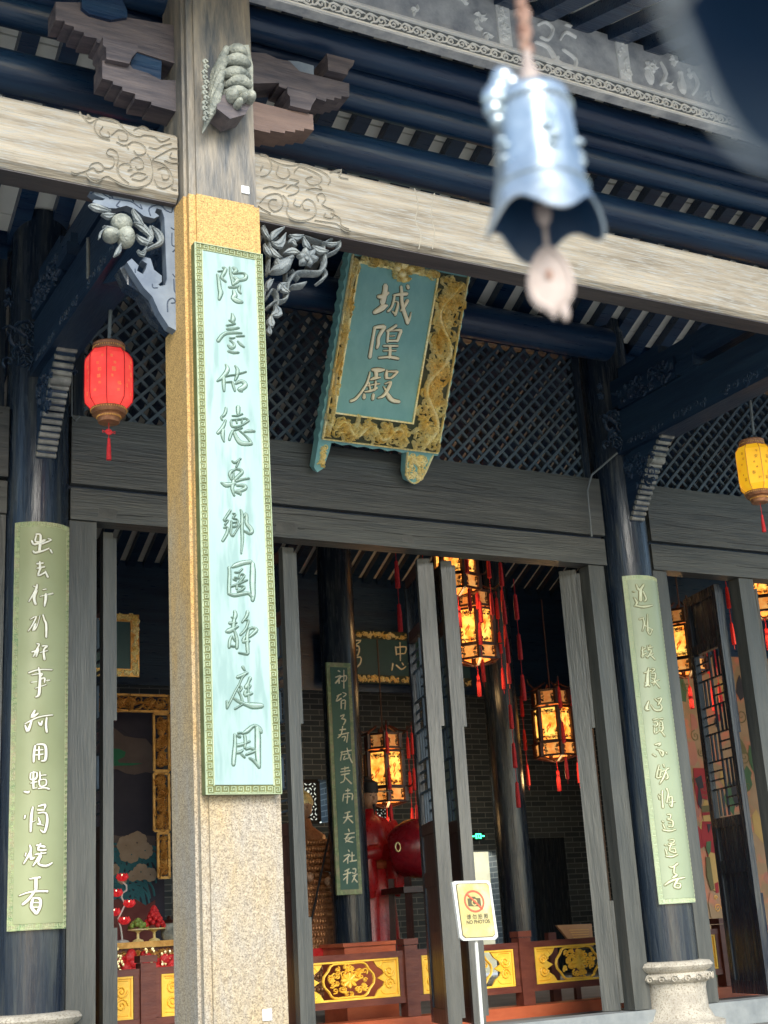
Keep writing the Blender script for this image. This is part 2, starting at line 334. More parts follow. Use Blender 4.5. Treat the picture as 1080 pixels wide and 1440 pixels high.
# roofs: rafters and pale tile strips, each a part
def roof(name,prof,x0,x1,pitch,over,loc):
    R0=MB(); n=len(prof)
    def ribbon(y_w0,y_w1,up,th):
        m=MB()
        for i in range(n-1):
            (ya,za),(yb,zb)=prof[i],prof[i+1]
            vs=[(x,y,z+u) for y,z in ((ya,za),(yb,zb)) for u in (up,up+th) for x in (y_w0,y_w1)]
            m.add(vs,[(0,1,3,2),(4,6,7,5),(0,2,6,4),(1,5,7,3),(0,4,5,1),(2,3,7,6)])
        return m
    par=empty(name,(0,0,0),kind='structure')
    ra=ribbon(-.055,.055,-.09,.09).build('rafter',M['dark'],par); me=ra.data; N_=int((x1-x0)/pitch)
    # tile strip: separate courses of tiles with narrow joints
    m=MB(); sep=(3,4) if name=='porch_roof' else (); m2=MB(); tl=[]
    for i in range(n-1):
        (ya,za),(yb,zb)=prof[i],prof[i+1]; Ls=math.hypot(yb-ya,zb-za); k=max(1,round(Ls/.26))
        for j in range(k):
            a=j/k; b=(j+1)/k-.012/Ls; dz=.006 if j%2 else 0
            vs=[(x,ya+(yb-ya)*t,za+(zb-za)*t+u+dz) for t in (a,b) for u in (.002,.03) for x in (-.085,.085)]
            if i in sep: tl.append((i,j,vs))
            (m2 if i in sep else m).add(vs,[(0,1,3,2),(4,6,7,5),(0,2,6,4),(1,5,7,3),(0,4,5,1),(2,3,7,6)])
    ts=m.build('tile_strip',M['tile'],par); mt=ts.data; mt2=None
    if sep:
        t2=m2.build('tile_strip',M['tile'],par); mt2=t2.data; t2.location=(x0+pitch/2,0,0); tms=[]
        for i,j,vs in tl: tms.append(MB().add(vs,[(0,1,3,2),(4,6,7,5),(0,2,6,4),(1,5,7,3),(0,4,5,1),(2,3,7,6)]).build('roof_tile',M['tile'],par))
        for o_ in tms: o_.location=(x0+pitch/2+round((4-x0)/pitch)*pitch,0,0)
    ra.location=(x0,0,0); ts.location=(x0+pitch/2,0,0)
    for i in range(1,N_):
        inst(me,'rafter',(x0+i*pitch,0,0),par); inst(mt,'tile_strip',(x0+i*pitch+pitch/2,0,0),par)
        if sep:
            xx=x0+i*pitch+pitch/2
            if 2.2<xx<7.6:
                if i!=round((4-x0)/pitch):
                    for o_ in tms: inst(o_.data,'roof_tile',(xx,rnd.uniform(-.006,.006),rnd.uniform(-.003,.004)),par)
            else: inst(mt2,'tile_strip',(xx,0,0),par)
    c=MB()
    for i in range(n-1):
        (ya,za),(yb,zb)=prof[i],prof[i+1]
        c.add([(x,y,z+u) for y,z in ((ya,za),(yb,zb)) for u in (.034,.16) for x in (x0-.1,x1)],[(0,1,3,2),(4,6,7,5),(0,2,6,4),(1,5,7,3),(0,4,5,1),(2,3,7,6)])
    c.build('roof_covering',M['dark'],par)
    return par
roof('porch_roof',[(4.0,5.96),(4.2,6.02),(4.95,6.27),(5.6,6.64),(6.4,7.12),(7.09,6.83),(8.2,6.27),(8.33,6.21)],-3,13,.247,0,0)
roof('hall_roof',[(8.42,6.6),(9.5,7.2),(11,7.95),(12.5,7.35),(15,6.1),(17.2,5.0)],-3,13.9,.21,0,0)
# hall shell
bw=empty('brick_wall',(0,0,0),kind='structure')
m=MB(); m.box((-4,17,.9),(7.75,17.3,5.2)); m.box((8.35,17,.9),(10.2,17.3,5.2)); m.box((7.75,17,3.62),(8.35,17.3,5.2)); m.box((7.75,17,.9),(8.35,17.3,3.05)); m.box((11.0-.0,17,.9),(14,17.3,5.2)); m.box((10.2,17,2.62),(11.0,17.3,5.2))
m.build('back_wall',M['brick'],bw)
MB().box((-4.3,8.4,.9),(-4,17.3,8.2)).build('side_wall',M['brick'],bw)
MB().box((14.0,8.4,.9),(14.3,17.3,8.2)).build('side_wall',M['brick'],bw)
MB().box((-4,8.345,6.08),(14,8.41,8.4)).build('upper_wall',M['dark'],bw)
# daylit rooms seen beyond the back wall
# ================================================================== TIMBER FRAME OF THE DOOR WALL
def boxobj(a,b,name,m,parent=None,**t): return MB().box(a,b).build(name,M[m],parent,**t)
fr=empty('door_wall_frame',(4.42,8.3,.9),'weathered grey timber frame around the wide middle doorway, beams and jambs under the lattice','door frame')
boxobj((2.3,8.20,4.45),(6.52,8.36,4.915),'head_board','grey',fr)
boxobj((2.3,8.215,4.215),(6.52,8.36,4.425),'lintel','grey',fr)
boxobj((2.3,8.26,4.42),(6.52,8.35,4.455),'shadow_gap','dark',fr)
boxobj((2.3,8.235,.97),(2.475,8.36,4.212),'jamb','greyz',fr)
boxobj((6.352,8.235,.97),(6.50,8.36,4.212),'jamb','greyz',fr)
boxobj((2.3,8.22,.80),(6.6,8.42,.965),'door_sill','sill',fr)
fr2=empty('right_door_frame',(8.0,8.3,.9),'weathered grey timber frame right of the round column, with narrow opening and mullion','door frame')
boxobj((6.98,8.20,4.45),(11,8.36,4.915),'head_board','grey',fr2)
boxobj((6.98,8.215,4.215),(11,8.36,4.425),'lintel','grey',fr2)
boxobj((6.98,8.26,4.42),(11,8.35,4.455),'shadow_gap','dark',fr2)
boxobj((6.98,8.235,.97),(7.12,8.36,4.212),'jamb','greyz',fr2)
boxobj((7.875,8.235,.97),(8.03,8.36,4.212),'mullion','greyz',fr2)
boxobj((6.98,8.22,.80),(11,8.42,.965),'door_sill','sill',fr2)
fr3=empty('left_door_frame',(1.0,8.3,.9),'dark timber frame at the left edge, behind the left round column','door frame')
boxobj((-3,8.20,4.45),(1.9,8.36,4.915),'head_board','grey',fr3)
boxobj((-3,8.215,4.215),(1.9,8.36,4.425),'lintel','grey',fr3)
boxobj((1.74,8.235,.97),(1.9,8.36,4.212),'jamb','greyz',fr3)
boxobj((-3,8.25,.97),(1.735,8.33,4.21),'board_infill','dark',fr3)
M['crack']=mat('dark_wood_crack',(.02,.022,.022),(.035,.035,.033),8,.8,bump=0); M['patch']=mat('darker_worn_patch',(.05,.052,.05),(.10,.10,.092),5,.5,bump=.3)
R=random.Random(31)
for par,x0,x1 in ((fr,2.4,6.4),(fr2,7.05,9.2),(fr3,0.6,1.85)):
    for z0,z1,Y in ((4.47,4.90,8.2),(4.235,4.41,8.215)):
        for _ in range(int((x1-x0)*2.2)):
            xa=R.uniform(x0,x1-.2); l=R.uniform(.2,1.1); z=R.uniform(z0,z1); pts=[]; 
            for i in range(7):
                t=i/6; z+=R.uniform(-.006,.006); pts.append((min(xa+l*t,x1),min(max(z,z0),z1),.0035+.004*math.sin(PI*t)))
            MB().ridge(pts,planeY(Y),.0008).build('drying_crack',M['crack'],par)
for par,px,py,w_,h_ in ((fr,404,741,.17,.07),(fr,152,721,.13,.06),(fr,575,757,.10,.05)):
    c=P(px,py,Y=8.21); MB().prism([(c[0]-w_/2,c[2]-h_/2),(c[0]+w_*.4,c[2]-h_/2-.01),(c[0]+w_/2,c[2]+h_*.3),(c[0]+w_*.3,c[2]+h_/2),(c[0]-w_*.45,c[2]+h_/2)],planeY(8.215),0,.0012).build('worn_patch',M['patch'],par)
# lattice screens
def lattice(x0,x1,z0,z1,label,pitch=.118,Y=8.30):
    r=empty('lattice_screen',((x0+x1)/2,Y,z0),label,'lattice screen','diagonal lattice screens above the doors')
    boxobj((x0,Y-.03,z1),(x1,Y+.05,z1+.09),'frame_rail','dark',r); boxobj((x0,Y-.03,z0),(x0+.07,Y+.05,z1),'frame_stile','darkz',r); boxobj((x1-.07,Y-.03,z0),(x1,Y+.05,z1),'frame_stile','darkz',r)
    H=z1-z0; c=x0-H
    while c<x1:
        for sgn in (1,-1):
            # line x = c + t*H
            ta,tb=max(0,(x0-c)/H),min(1,(x1-c)/H)
            if tb-ta<.03: continue
            za,zb=(z0+ta*H,z0+tb*H) if sgn>0 else (z1-ta*H,z1-tb*H); yy=Y-.011*sgn
            MB().bar((c+ta*H,yy,za),(c+tb*H,yy,zb),.021,.02,up=(0,1,0)).build('lattice_bar',M['lat'],r)
        c+=pitch
M['lat']=mat('bluish_lattice_wood',(.035,.065,.095),(.07,.105,.14),5,.5,bump=.15)
lattice(2.33,6.5,4.915,5.98,'long dark diagonal lattice behind the teal plaque, above the middle doorway')
lattice(6.99,10.4,4.915,5.98,'diagonal lattice behind the yellow lantern at right')
lattice(-2.5,1.88,4.915,5.98,'diagonal lattice at the far left edge, in deep shade')
# ================================================================== ROUND COLUMNS
CO=[]
def round_column(cx,cy,label,group='round lacquered columns on the porch',base=True,r=.2,z0=1.28,z1=6.3,m='darkz'):
    e=empty('round_column',(cx,cy,.8),label,'column',group)
    MB().lathe([(r,z0-.02),(r*1.005,z0+1),(r,z0+2.5),(r*.97,z1)],(cx,cy,0),36).build('shaft',M[m],e,smooth=True)
    if base:
        pr=[(.34,.0),(.34,.07),(.27,.09),(.235,.16),(.23,.30),(.24,.34),(.275,.355),(.29,.375),(.275,.40),(.25,.415),(.285,.435),(.30,.46),(.28,.487),(.22,.495)]
        sc=(z0-.8)/.495
        b=MB().lathe([(a,.8+h*sc) for a,h in pr],(cx,cy,0),28).build('stone_base',M['stone'],e,smooth=True)
        m_=MB()
        for k in range(20):
            a=2*PI*k/20
            def mp(x,y,h,a=a): 
                rr=.288+h; t=a+x/.29; return (cx+rr*math.cos(t),cy+rr*math.sin(t),.8+(.375*sc)+y)
            m_.ridge(spiral(0,0,.03,1.3,0,1,.010,9),mp,.008,sm=False)
        m_.build('base_scrolls',M['stone'],b)
    CO.append(e); return e
cL=round_column(2.1,8.28,'round dark column at left, carrying the yellow-green couplet board')
cR=round_column(6.75,8.28,'round dark column at right, carrying the narrow pale green couplet board')
# ================================================================== FRONT STONE COLUMN
fc=empty('front_column',(2.09,5.16,.8),'square yellow granite column with a dark timber upper section in the foreground','column')
def notched(x0,x1,y0,y1,c,z0,z1):
    s=c
    p=[(x0+2*s,y0),(x1-2*s,y0),(x1-2*s,y0+s*.6),(x1-s*.6,y0+s*.6),(x1-s*.6,y0+2*s),(x1,y0+2*s),(x1,y1-2*s),(x1-s,y1-s),(x1-2*s,y1),(x0+2*s,y1),(x0+s,y1-s),(x0,y1-2*s),(x0,y0+2*s),(x0+s*.6,y0+2*s),(x0+s*.6,y0+s*.6),(x0+2*s,y0+s*.6)]
    m=MB(); n=len(p); m.add([(x,y,z) for z in (z0,z1) for x,y in p],[tuple(range(n-1,-1,-1)),tuple(range(n,2*n))]+[(i,(i+1)%n,n+(i+1)%n,n+i) for i in range(n)])
    return m
notched(1.90,2.26,5.0,5.34,.022,.8,4.725).build('stone_shaft',M['granite'],fc)
notched(1.905,2.25,5.005,5.335,.022,4.727,6.2).build('timber_shaft',M['tims'] if 'tims' in M else M.setdefault('tims',mat('weathered_column_timber',(.06,.07,.08),(.25,.22,.175),3.2,.45,stretch=(5,5,.8),bump=.35,bscale=20)),fc)
q=P(345,267,Y=5.0); boxobj((q[0]-.018,4.998,q[2]-.018),(q[0]+.018,5.006,q[2]+.018),'white_sticker','paper',fc)
q=P(375,1427,Y=5.0); boxobj((q[0]-.018,4.993,q[2]-.02),(q[0]+.018,5.001,q[2]+.02),'white_sticker','paper',fc)
# lion-like carved beam end on the column front
def carved_end():
    e=empty('carved_beam_end',(2.08,4.95,5.3),'pale grey carved ornament of stacked folds projecting from the top of the front column','carving')
    R=random.Random(3); m=MB(); f=pxY(4.86)
    for i,(x0_,x1_,y,rr) in enumerate(((322,347,68,8.5),(316,350,84,9),(312,352,100,8.5),(322,352,114,8.5),(318,352,126,7.5))):
        pts=[]; rs=[]
        for j in range(9):
            t=j/8; c=f(x0_+(x1_-x0_)*t,y+5*math.sin(PI*t)*-.4+6*t); pts.append((c[0],c[1]+.035*(2*t-1.2)**2-.012*(i%2),c[2])); rs.append(rr/F*5.4*(.55+.6*math.sin(PI*min(max(t,.08),.92))))
        m.tube(pts,rs,12)
    for x,y,rr in ((326,136,10),(341,139,7),(351,138,9),(334,147,7)):
        c=f(x,y); m.ell(c,(rr/F*5.4,.05,rr/F*5.4*1.15),12,8)
    m.build('folded_mane',M['lion'],e,smooth=True)
    m=MB()
    for k in range(8):
        t=k/7; ya=66+t*62; xa=318-10*t
        pts=[f(xa+2-j*(3.2),ya+j*(6.5+3*t)+3*math.sin(j+k)) for j in range(6)]; pts=[(p[0],p[1]+.014*j+.01*(k%2),p[2]) for j,p in enumerate(pts)]
        m.tube(pts,[.014,.019,.019,.015,.011,.004],8)
    for k in range(12):
        y=82+k*7.3; c=f(292+1.5*math.sin(k*2),y); m.tube([(c[0]+.011*math.cos(a_)*(1-a_/9),c[1]+.03,c[2]+.013*math.sin(a_)*(1-a_/9)) for a_ in [q*.8 for q in range(8)]],[.007]*7+[.003],6)
    m.build('curled_locks',M['lion'],e,smooth=True)
    m=MB(); f2=pxY(5.0)
    m.prism([f2(x,y)[::2] for x,y in ((308,96),(318,82),(338,80),(344,110),(344,145),(336,166),(318,172),(306,160),(303,130))],planeY(5.0),-.0,.10)
    m.build('core_block',M['lion'],e)
    m=MB(); f3=pxY(4.9)
    m.prism([f3(x,y)[::2] for x,y in ((301,142),(312,138),(346,142),(350,150),(341,166),(320,172),(302,158))],planeY(4.9),-.08,.03); m.build('jaw_block',M['brown'],e)
carved_end()
# ================================================================== FRONT BEAMS
def beam(x0,x1,label):
    e=empty('front_beam',((x0+x1)/2,5.2,4.74),label,'beam','pale weathered tie beams of the porch front')
    m=MB(); y0,y1,z0,z1=5.10,5.25,4.735,5.075; c=.025
    p=[(y0+c,z0),(y0,z0+c),(y0,z1-c),(y0+c,z1),(y1,z1),(y1,z0)]
    n=len(p); m.add([(x,y,z) for x in (x0,x1) for y,z in p],[tuple(range(n)),tuple(range(2*n-1,n-1,-1))]+[(i,(i+1)%n,n+(i+1)%n,n+i) for i in range(n)])
    m.build('beam_timber',M['beam'],e); MB().box((x0,y0+.028,z0-.006),(x1,y1-.002,z0-.001)).build('underside_shade_strip',M['undershade'],e); return e  # added strip: shade under the beam put into its dark colour
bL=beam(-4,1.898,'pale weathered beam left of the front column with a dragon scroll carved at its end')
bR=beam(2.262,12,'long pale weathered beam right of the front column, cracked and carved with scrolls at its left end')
def carving(sts,Y,parent,h=.011):
    g=MB(); t=MB(); f=planeY(Y)
    for st in onplane(sts,Y):
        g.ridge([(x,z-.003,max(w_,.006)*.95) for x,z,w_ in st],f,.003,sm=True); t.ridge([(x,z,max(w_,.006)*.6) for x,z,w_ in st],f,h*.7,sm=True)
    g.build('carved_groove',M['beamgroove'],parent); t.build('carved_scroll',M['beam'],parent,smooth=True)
def sp(cx,cy,r,turns,a0,sg,w_=3): return [(x,y,w) for x,y,w in spiral(cx,cy,r,turns,a0,sg,w_,14)]
CL="""415 175 8,440 185 9,500 170 9,540 150 10,560 170 10;500 170 8,510 200 10,560 230 10,620 200 9,660 220 10,720 250 10,800 265 11,870 240 12,890 180 12,880 110 11,860 70 10;
520 150 8,530 130 9,570 120 9,600 140 9,600 165 9,570 175 9,550 160 8;600 150 8,640 155 9,665 130 9,660 90 10,630 80 9,620 60 8,640 40 8,680 60 9,690 100 10,680 150 10,700 200 10,750 240 10;
700 200 9,690 150 10,710 130 9,750 130 9,770 160 10,745 165 8;760 150 9,760 110 10,800 90 10,830 110 10,835 150 9,800 160 9,790 140 8;760 200 8,800 180 10,850 190 10;770 215 8,820 225 9,860 200 8;
890 100 9,940 70 9,1000 40 10,1040 40 8;890 110 9,950 130 10,990 170 10,1010 220 9,1000 270 10,1030 280 9;920 160 8,960 150 9,985 180 10,980 215 9,950 220 9,945 190 8;900 220 9,920 260 9,960 270 9,1000 250 8;
1000 60 8,990 90 8,1030 100 8;960 110 8,1000 125 8,1040 125 8;680 0 9,720 20 9,760 10 9;750 40 9,740 20 8,770 0 9,820 10 10,850 40 10,840 70 9,800 75 9,780 50 8;870 30 8,910 40 9,950 20 8,1000 10 8"""
carving(strokes(CL,0,200,4.154),5.10,bL)
CL2="""465 655 8,490 690 9,530 690 9,510 670 7;490 690 9,520 720 9,560 700 10,600 690 10,680 710 11,740 770 11,800 800 10,840 790 8;560 700 10,550 750 10,580 800 10,640 820 10;600 740 8,580 770 8,600 800 9,640 800 9,630 770 8;
650 790 9,690 760 10,740 780 10,740 820 9,700 820 9,690 800 8;840 790 8,900 800 8,940 830 8,990 810 8;780 760 8,830 740 8,870 760 8"""
carving(strokes(CL2,0,0,4.154),5.10,bL)
CR="""540 100 8,580 60 10,640 50 11,670 80 11,660 130 11,620 150 10,590 120 9,600 85 9,635 85 8;670 60 8,700 100 10,690 150 11,720 190 11,790 200 12,850 170 12,850 110 11,810 80 10,780 100 9,790 140 9,820 140 8;
700 60 8,740 50 9,760 20 9,720 0 9,690 20 8;740 80 8,730 110 9,760 125 9,780 100 8;870 90 8,860 60 9,890 50 9,910 80 9,890 110 9,920 130 9,960 150 10,940 190 10,900 180 9,910 160 8;560 20 8,600 10 9,640 20 9,690 0 8;
530 120 7,560 140 8,600 160 8;850 200 9,910 210 9,970 220 9,1010 250 8,1050 265 6;940 160 8,990 190 8,1000 230 8,1040 250 7;800 30 8,850 20 9,890 30 8,870 0 8"""
carving(strokes(CR,230,260,4),5.10,bR)
CR2="""20 690 8,50 700 9,70 740 9,50 780 8,20 790 8;60 710 8,100 730 9,150 740 9,200 735 9,240 745 10,300 770 11,330 800 11,320 826 9;100 740 8,90 780 9,120 800 9,150 780 8,140 755 8;
170 770 8,190 745 9,240 760 10,290 790 10,280 820 10,240 826 9,220 800 8,250 790 8;330 770 8,380 760 8,370 790 8,410 800 7;30 740 7,20 760 7;150 800 8,190 810 8,170 826 7"""
carving(strokes(CR2,360,0,3.176),5.10,bR)
# drying cracks in the right beam
R=random.Random(77)
for par,xa,xb in ((bL,.3,1.7),(bR,3.0,7.5)):
    for _ in range(int((xb-xa)*5)):
        x=R.uniform(xa,xb); z=R.uniform(4.77,5.04); l=R.uniform(.15,.9); pts=[]
        for i in range(7): z+=R.uniform(-.004,.004); pts.append((x+l*i/6,min(max(z,4.765),5.045),.0025+.003*math.sin(PI*i/6)))
        MB().ridge(pts,planeY(5.10),.0008).build('grain_crack',M['beamgroove'],par)
m=MB()
for st in onplane([[(583,265,1.2),(588,290,1.6),(584,310,1.2),(592,330,1.5),(589,350,1)],[(611,272,1.2),(606,300,1.6),(611,325,1.4),(608,350,1)]],5.1): m.ridge([(x,z,.006) for x,z,w_ in st],planeY(5.1),.0015)
m.build('drying_crack',M['beamgroove'],bR)
# ================================================================== CORBEL ARMS beside the column head
def pxpoly(pts,ox,oy,k,Y): return [tuple(P(ox+x/k,oy+y/k,Y=Y)[::2]) for x,y in pts]
def corbel(pts,ox,oy,k,Y,dep,name,mt,parent): return MB().prism(pxpoly(pts,ox,oy,k,Y),planeY(Y),0,-dep).build(name,M[mt],parent)
e=empty('corbel_set',(1.7,5.25,5.1),'stepped brown corbel arms and bearing block left of the column head','corbel','stepped corbels at the column head')
corbel([(598,352),(755,374),(775,400),(860,425),(940,466),(1045,470),(1045,655),(885,612),(885,595),(790,577),(790,548),(715,528),(715,507),(660,492),(660,474),(598,458)],0,0,4.154,5.13,.13,'lower_arm','brown',e)
corbel([(602,212),(805,265),(803,300),(770,335),(757,372),(622,344),(620,280),(602,262)],0,0,4.154,5.10,.16,'bearing_block','brown',e)
corbel([(325,10),(325,118),(378,122),(378,142),(432,155),(432,176),(490,190),(490,210),(565,224),(565,245),(605,262),(805,302),(1045,378),(1045,150),(900,130),(740,100),(640,110),(480,55),(478,15)],0,0,4.154,5.14,.13,'upper_arm','brown',e)
corbel([(478,-30),(478,45),(520,80),(650,116),(745,100),(742,60),(700,-30)],0,0,4.154,5.12,.15,'bearing_block','dark',e)
corbel([(770,330),(760,398),(940,464),(945,350),(800,300)],0,0,4.154,5.15,.1,'back_block','dark',e)
e=empty('corbel_set',(2.6,5.25,5.2),'stepped corbel arms right of the column head, lower arm reddish','corbel','stepped corbels at the column head')
corbel([(470,560),(700,618),(840,645),(845,732),(790,722),(790,737),(740,730),(740,745),(683,735),(683,750),(600,733),(600,748),(470,718)],230,0,4,5.13,.13,'lower_arm','pinkwood',e)
corbel([(697,487),(860,528),(858,556),(836,590),(825,622),(712,594),(712,545),(697,525)],230,0,4,5.10,.16,'bearing_block','brown',e)
corbel([(470,290),(575,300),(640,330),(710,345),(765,400),(905,435),(1045,470),(1045,545),(1000,540),(1000,556),(960,548),(960,565),(915,555),(915,572),(860,552),(650,487),(650,465),(470,470)],230,0,4,5.14,.13,'upper_arm','brown',e)
corbel([(918,300),(1075,340),(1065,370),(1040,392),(1035,420),(925,395),(925,350)],230,0,4,5.11,.15,'bearing_block','brown',e)
corbel([(700,340),(760,345),(845,370),(845,420),(765,400)],230,0,4,5.15,.1,'back_block','bracket',e)
# ================================================================== PURLINS
def purlin(pa,Y,r,label,x0=-4,x1=13,m='dark'):
    z=P(*pa,Y=Y)[2]
    o=MB().tube([(x,Y,z) for x in (x0,(x0+x1)/2,x1)],r,24).build('purlin',M[m],smooth=True,label=label,cat='purlin',group='round purlins under the porch roof')
    return o
purlin((600,100),5.28,.085,'thick round purlin directly under the carved grey eaves frieze')
purlin((600,134),5.46,.07,'round purlin second below the frieze, with a warm streak of light')
purlin((600,166),5.52,.075,'round purlin directly above the upper row of pale roof tiles')
purlin((600,240),5.62,.105,'round purlin low behind the long pale front beam, below the upper row of tiles')
purlin((740,465),7.9,.13,'round purlin under the porch roof just above the main lattice',2.3,6.5)
m=MB()

m.box((2.3,8.0,5.98),(6.5,8.2,6.1)); m.build('plate_timber',M['dark'],label='dark squared plate timber above the long lattice',cat='timber')
# carved frieze at the eaves
FY=4.98
e=empty('eaves_frieze',(4,FY,5.85),'long pale grey frieze board carved with plants, vases and a scroll border under the eaves','frieze')
MB().box((1.95,FY,5.835),(12,FY+.06,6.23)).build('board',M.setdefault('frz',mat('grey_painted_frieze',(.30,.32,.35),(.62,.63,.62),7,.6,bump=.4)),e)
fm=M.setdefault('frz2',mat('pale_grey_relief',(.80,.81,.78),(.90,.90,.86),10,.55,bump=.2)); R=random.Random(11)
m=MB(); g=MB(); f=planeY(FY)
m2_=MB(); m2_.box((1.95,FY-.003,5.849),(12,FY,5.925)); m2_.build('border_ground',M['wire'],e)
x=2.0
while x<9:
    m.ridge(spiral(x,5.885,.030,1.4,R.uniform(0,6),1,.010,9),f,.012,sm=False); m.ridge([(x-.035,5.87,.004),(x+.0,5.91,.012),(x+.045,5.90,.004)],f,.01); m.ridge([(x+.01,5.865,.004),(x+.04,5.875,.013),(x+.055,5.90,.004)],f,.01); x+=.066
m.box((1.95,FY-.012,5.838),(12,FY,5.848)); m.box((1.95,FY-.016,5.926),(12,FY,5.940)); m.box((1.95,FY-.01,5.947),(12,FY,5.953))
m.build('scroll_border',fm,e,kind='stuff')
m=MB()
for d0,d1 in ((2.0,3.55),(4.55,9)):
    n=int((d1-d0)*16)
    for i in range(n):
        cx=R.uniform(d0,d1); cz=R.uniform(5.98,6.19)
        for q in range(6):
            a=R.uniform(0,6.28); l=R.uniform(.02,.045); m.ridge([(cx,cz,.004),(cx+l*.6*math.cos(a),cz+l*.6*math.sin(a),.014),(cx+l*math.cos(a+.3),cz+l*math.sin(a+.3),.003)],f,.018)
m.build('plant_relief',fm,e,kind='stuff')
for px in ((3.62,3.70),(4.40,4.48)):
    b=MB().box((px[0],FY-.012,5.955),(px[1],FY,6.225)); scrollfill(b,planeY(FY-.012),px[0],5.96,px[1],6.22,14,.06,.008,.010,R); b.build('divider_strip',fm,e)
m=MB()
for st in ("820 190 10,860 200 14,900 240 18,960 270 18,1000 250 12","150 170 12,200 190 20,240 250 24,300 275 16,310 240 14,260 200 12","160 100 10,190 90 12,220 120 14,200 160 12,170 150 10","170 230 14,210 250 20,240 230 14","250 160 8,270 130 12,310 150 10;300 110 8,270 100 10"):
    for s_ in onplane(strokes(st,700,0,2.842),FY): m.ridge(s_,f,.014)
m.build('ribbon_relief',fm,e,kind='stuff')
# dark pendant panel for rest of frieze rises to rafters; vases and figures further right
m=MB()
for cx in (4.62,4.85,5.1):
    m.ridge([(cx,6.0,.05),(cx,6.04,.07),(cx,6.09,.03),(cx,6.12,.04)],f,.016); m.ridge([(cx+.07,6.0,.02),(cx+.12,6.08,.03),(cx+.09,6.15,.01)],f,.014)
m.build('vase_relief',fm,e)
# ================================================================== TIE BEAMS across the porch with scalloped brackets
for X,lb in ((2.1,'dark tie beam running back from the front column to the left round column'),(6.75,'dark tie beam running forward from the right round column, seen from below')):
    e=empty('tie_beam',(X,6.7,5.1),lb,'beam','dark tie beams across the porch')
    MB().box((X-.10,5.35,5.10),(X+.10,8.1,5.44)).build('beam_timber',M['darky'],e)
    m=MB(); R=random.Random(5)
    scrollfill(m,lambda x,y,h,X=X:(X-.10-h,x,y),5.5,5.11,8.0,5.2,40,.09,.010,.008,R); m.build('edge_carving',M['darky'],e,kind='stuff')
    b=empty('scalloped_bracket',(X,7.9,4.57),('left' if X<4 else 'right')+' scalloped timber bracket rising from the round column to its tie beam','bracket','scalloped brackets on the round columns')
    # profile in (Y,Z): front edge made of rounded lobes
    m=MB(); pts=[(8.1,5.08),(7.60,5.14)]; n=9
    for i in range(n):
        t0=i/n; yb=7.60+.50*(t0**.8); zb=5.12-.56*t0
        t1=(i+1)/n; yc=7.60+.50*(t1**.8); zc=5.12-.56*t1
        for a in (0,.25,.5,.75,1):
            bl=.028*math.sin(PI*a)+(.02 if a>.8 else 0); pts.append((yb+(yc-yb)*a-bl,zb+(zc-zb)*a-bl*.4))
    pts.append((8.1,4.55))
    m.prism(pts,lambda x,y,h,X=X:(X+h,x,y),-.055,.055); m.build('bracket_board',M['darky'],b)
    M.setdefault('scal',mat('highlight_grey_bracket_edge',(.09,.10,.10),(.30,.30,.27),9,.4,bump=.3))  # highlights on the front edge put into the scallops' paler grey
    for i in range(n*2-2):
        t0=(i+.5)/(n*2-2); yb=7.60+.50*(t0**.8); zb=5.12-.56*t0; ll=.034 if i==4 else .017
        MB().tube([(X-.062,yb-.018,zb-.006),(X+.062,yb-.018,zb-.006)],ll,12).build('scallop',M['scal'],b,smooth=True)
    m=MB(); scrollfill(m,lambda x,y,h,X=X:(X-.055-h,x,y),7.7,4.75,8.1,5.08,30,.1,.012,.015,R); m.build('side_carving',M['darky'],b,kind='stuff')
    # upper carved block cluster over the column head
    c=empty('carved_bracket_cluster',(X,7.9,5.45),('left' if X<4 else 'right')+' dark carved bracket cluster above the round column head','bracket','carved clusters over the round columns')
    m=MB(); m.box((X-.12,7.3,5.45),(X+.12,8.0,5.62)); m.box((X-.08,7.5,5.62),(X+.08,8.0,5.80)); m.box((X-.16,7.05,5.44),(X+.16,7.25,5.52)); m.box((X-.13,7.08,5.52),(X+.13,7.22,5.60)); m.build('block',M['darky'],c)
    m=MB(); scrollfill(m,lambda x,y,h,X=X:(X-.12-h,x,y),7.3,5.42,8.0,5.64,40,.11,.014,.02,R); scrollfill(m,lambda x,y,h,X=X:(x,8.03-h,y),X-.3,5.1,X+.3,5.7,50,.13,.014,.02,R); m.build('carved_foliage',M['darky'],c,kind='stuff')
# carved diagonal bracket under the left tie beam by the front column
e=empty('diagonal_bracket',(2.1,5.9,4.5),'dark carved bracket board under the left tie beam, behind the bird and peach panel','bracket')
m=MB(); m.prism([(5.34,5.10),(5.34,4.45),(5.42,4.42),(5.52,4.50),(5.62,4.52),(5.72,4.62),(5.85,4.66),(6.0,4.78),(6.15,4.82),(6.4,4.98),(6.7,5.10)],lambda x,y,h:(2.1+h,x,y),-.06,.06); m.build('board',M['darky'],e)
m=MB(); R=random.Random(8); scrollfill(m,lambda x,y,h:(2.04-h,x,y),5.36,4.62,5.95,5.08,40,.11,.012,.012,R); m.build('carved_foliage',M['darky'],e,kind='stuff')
# big cross beams above porch (dark mass at upper left/right)
for X in (2.1,6.75):
    MB().box((X-.09,5.34,5.50),(X+.09,8.2,5.72)).build('cross_beam',M['darky'],label=('left' if X<4 else 'right')+' upper cross beam of the porch in deep shade',cat='beam',group='upper cross beams of the porch')
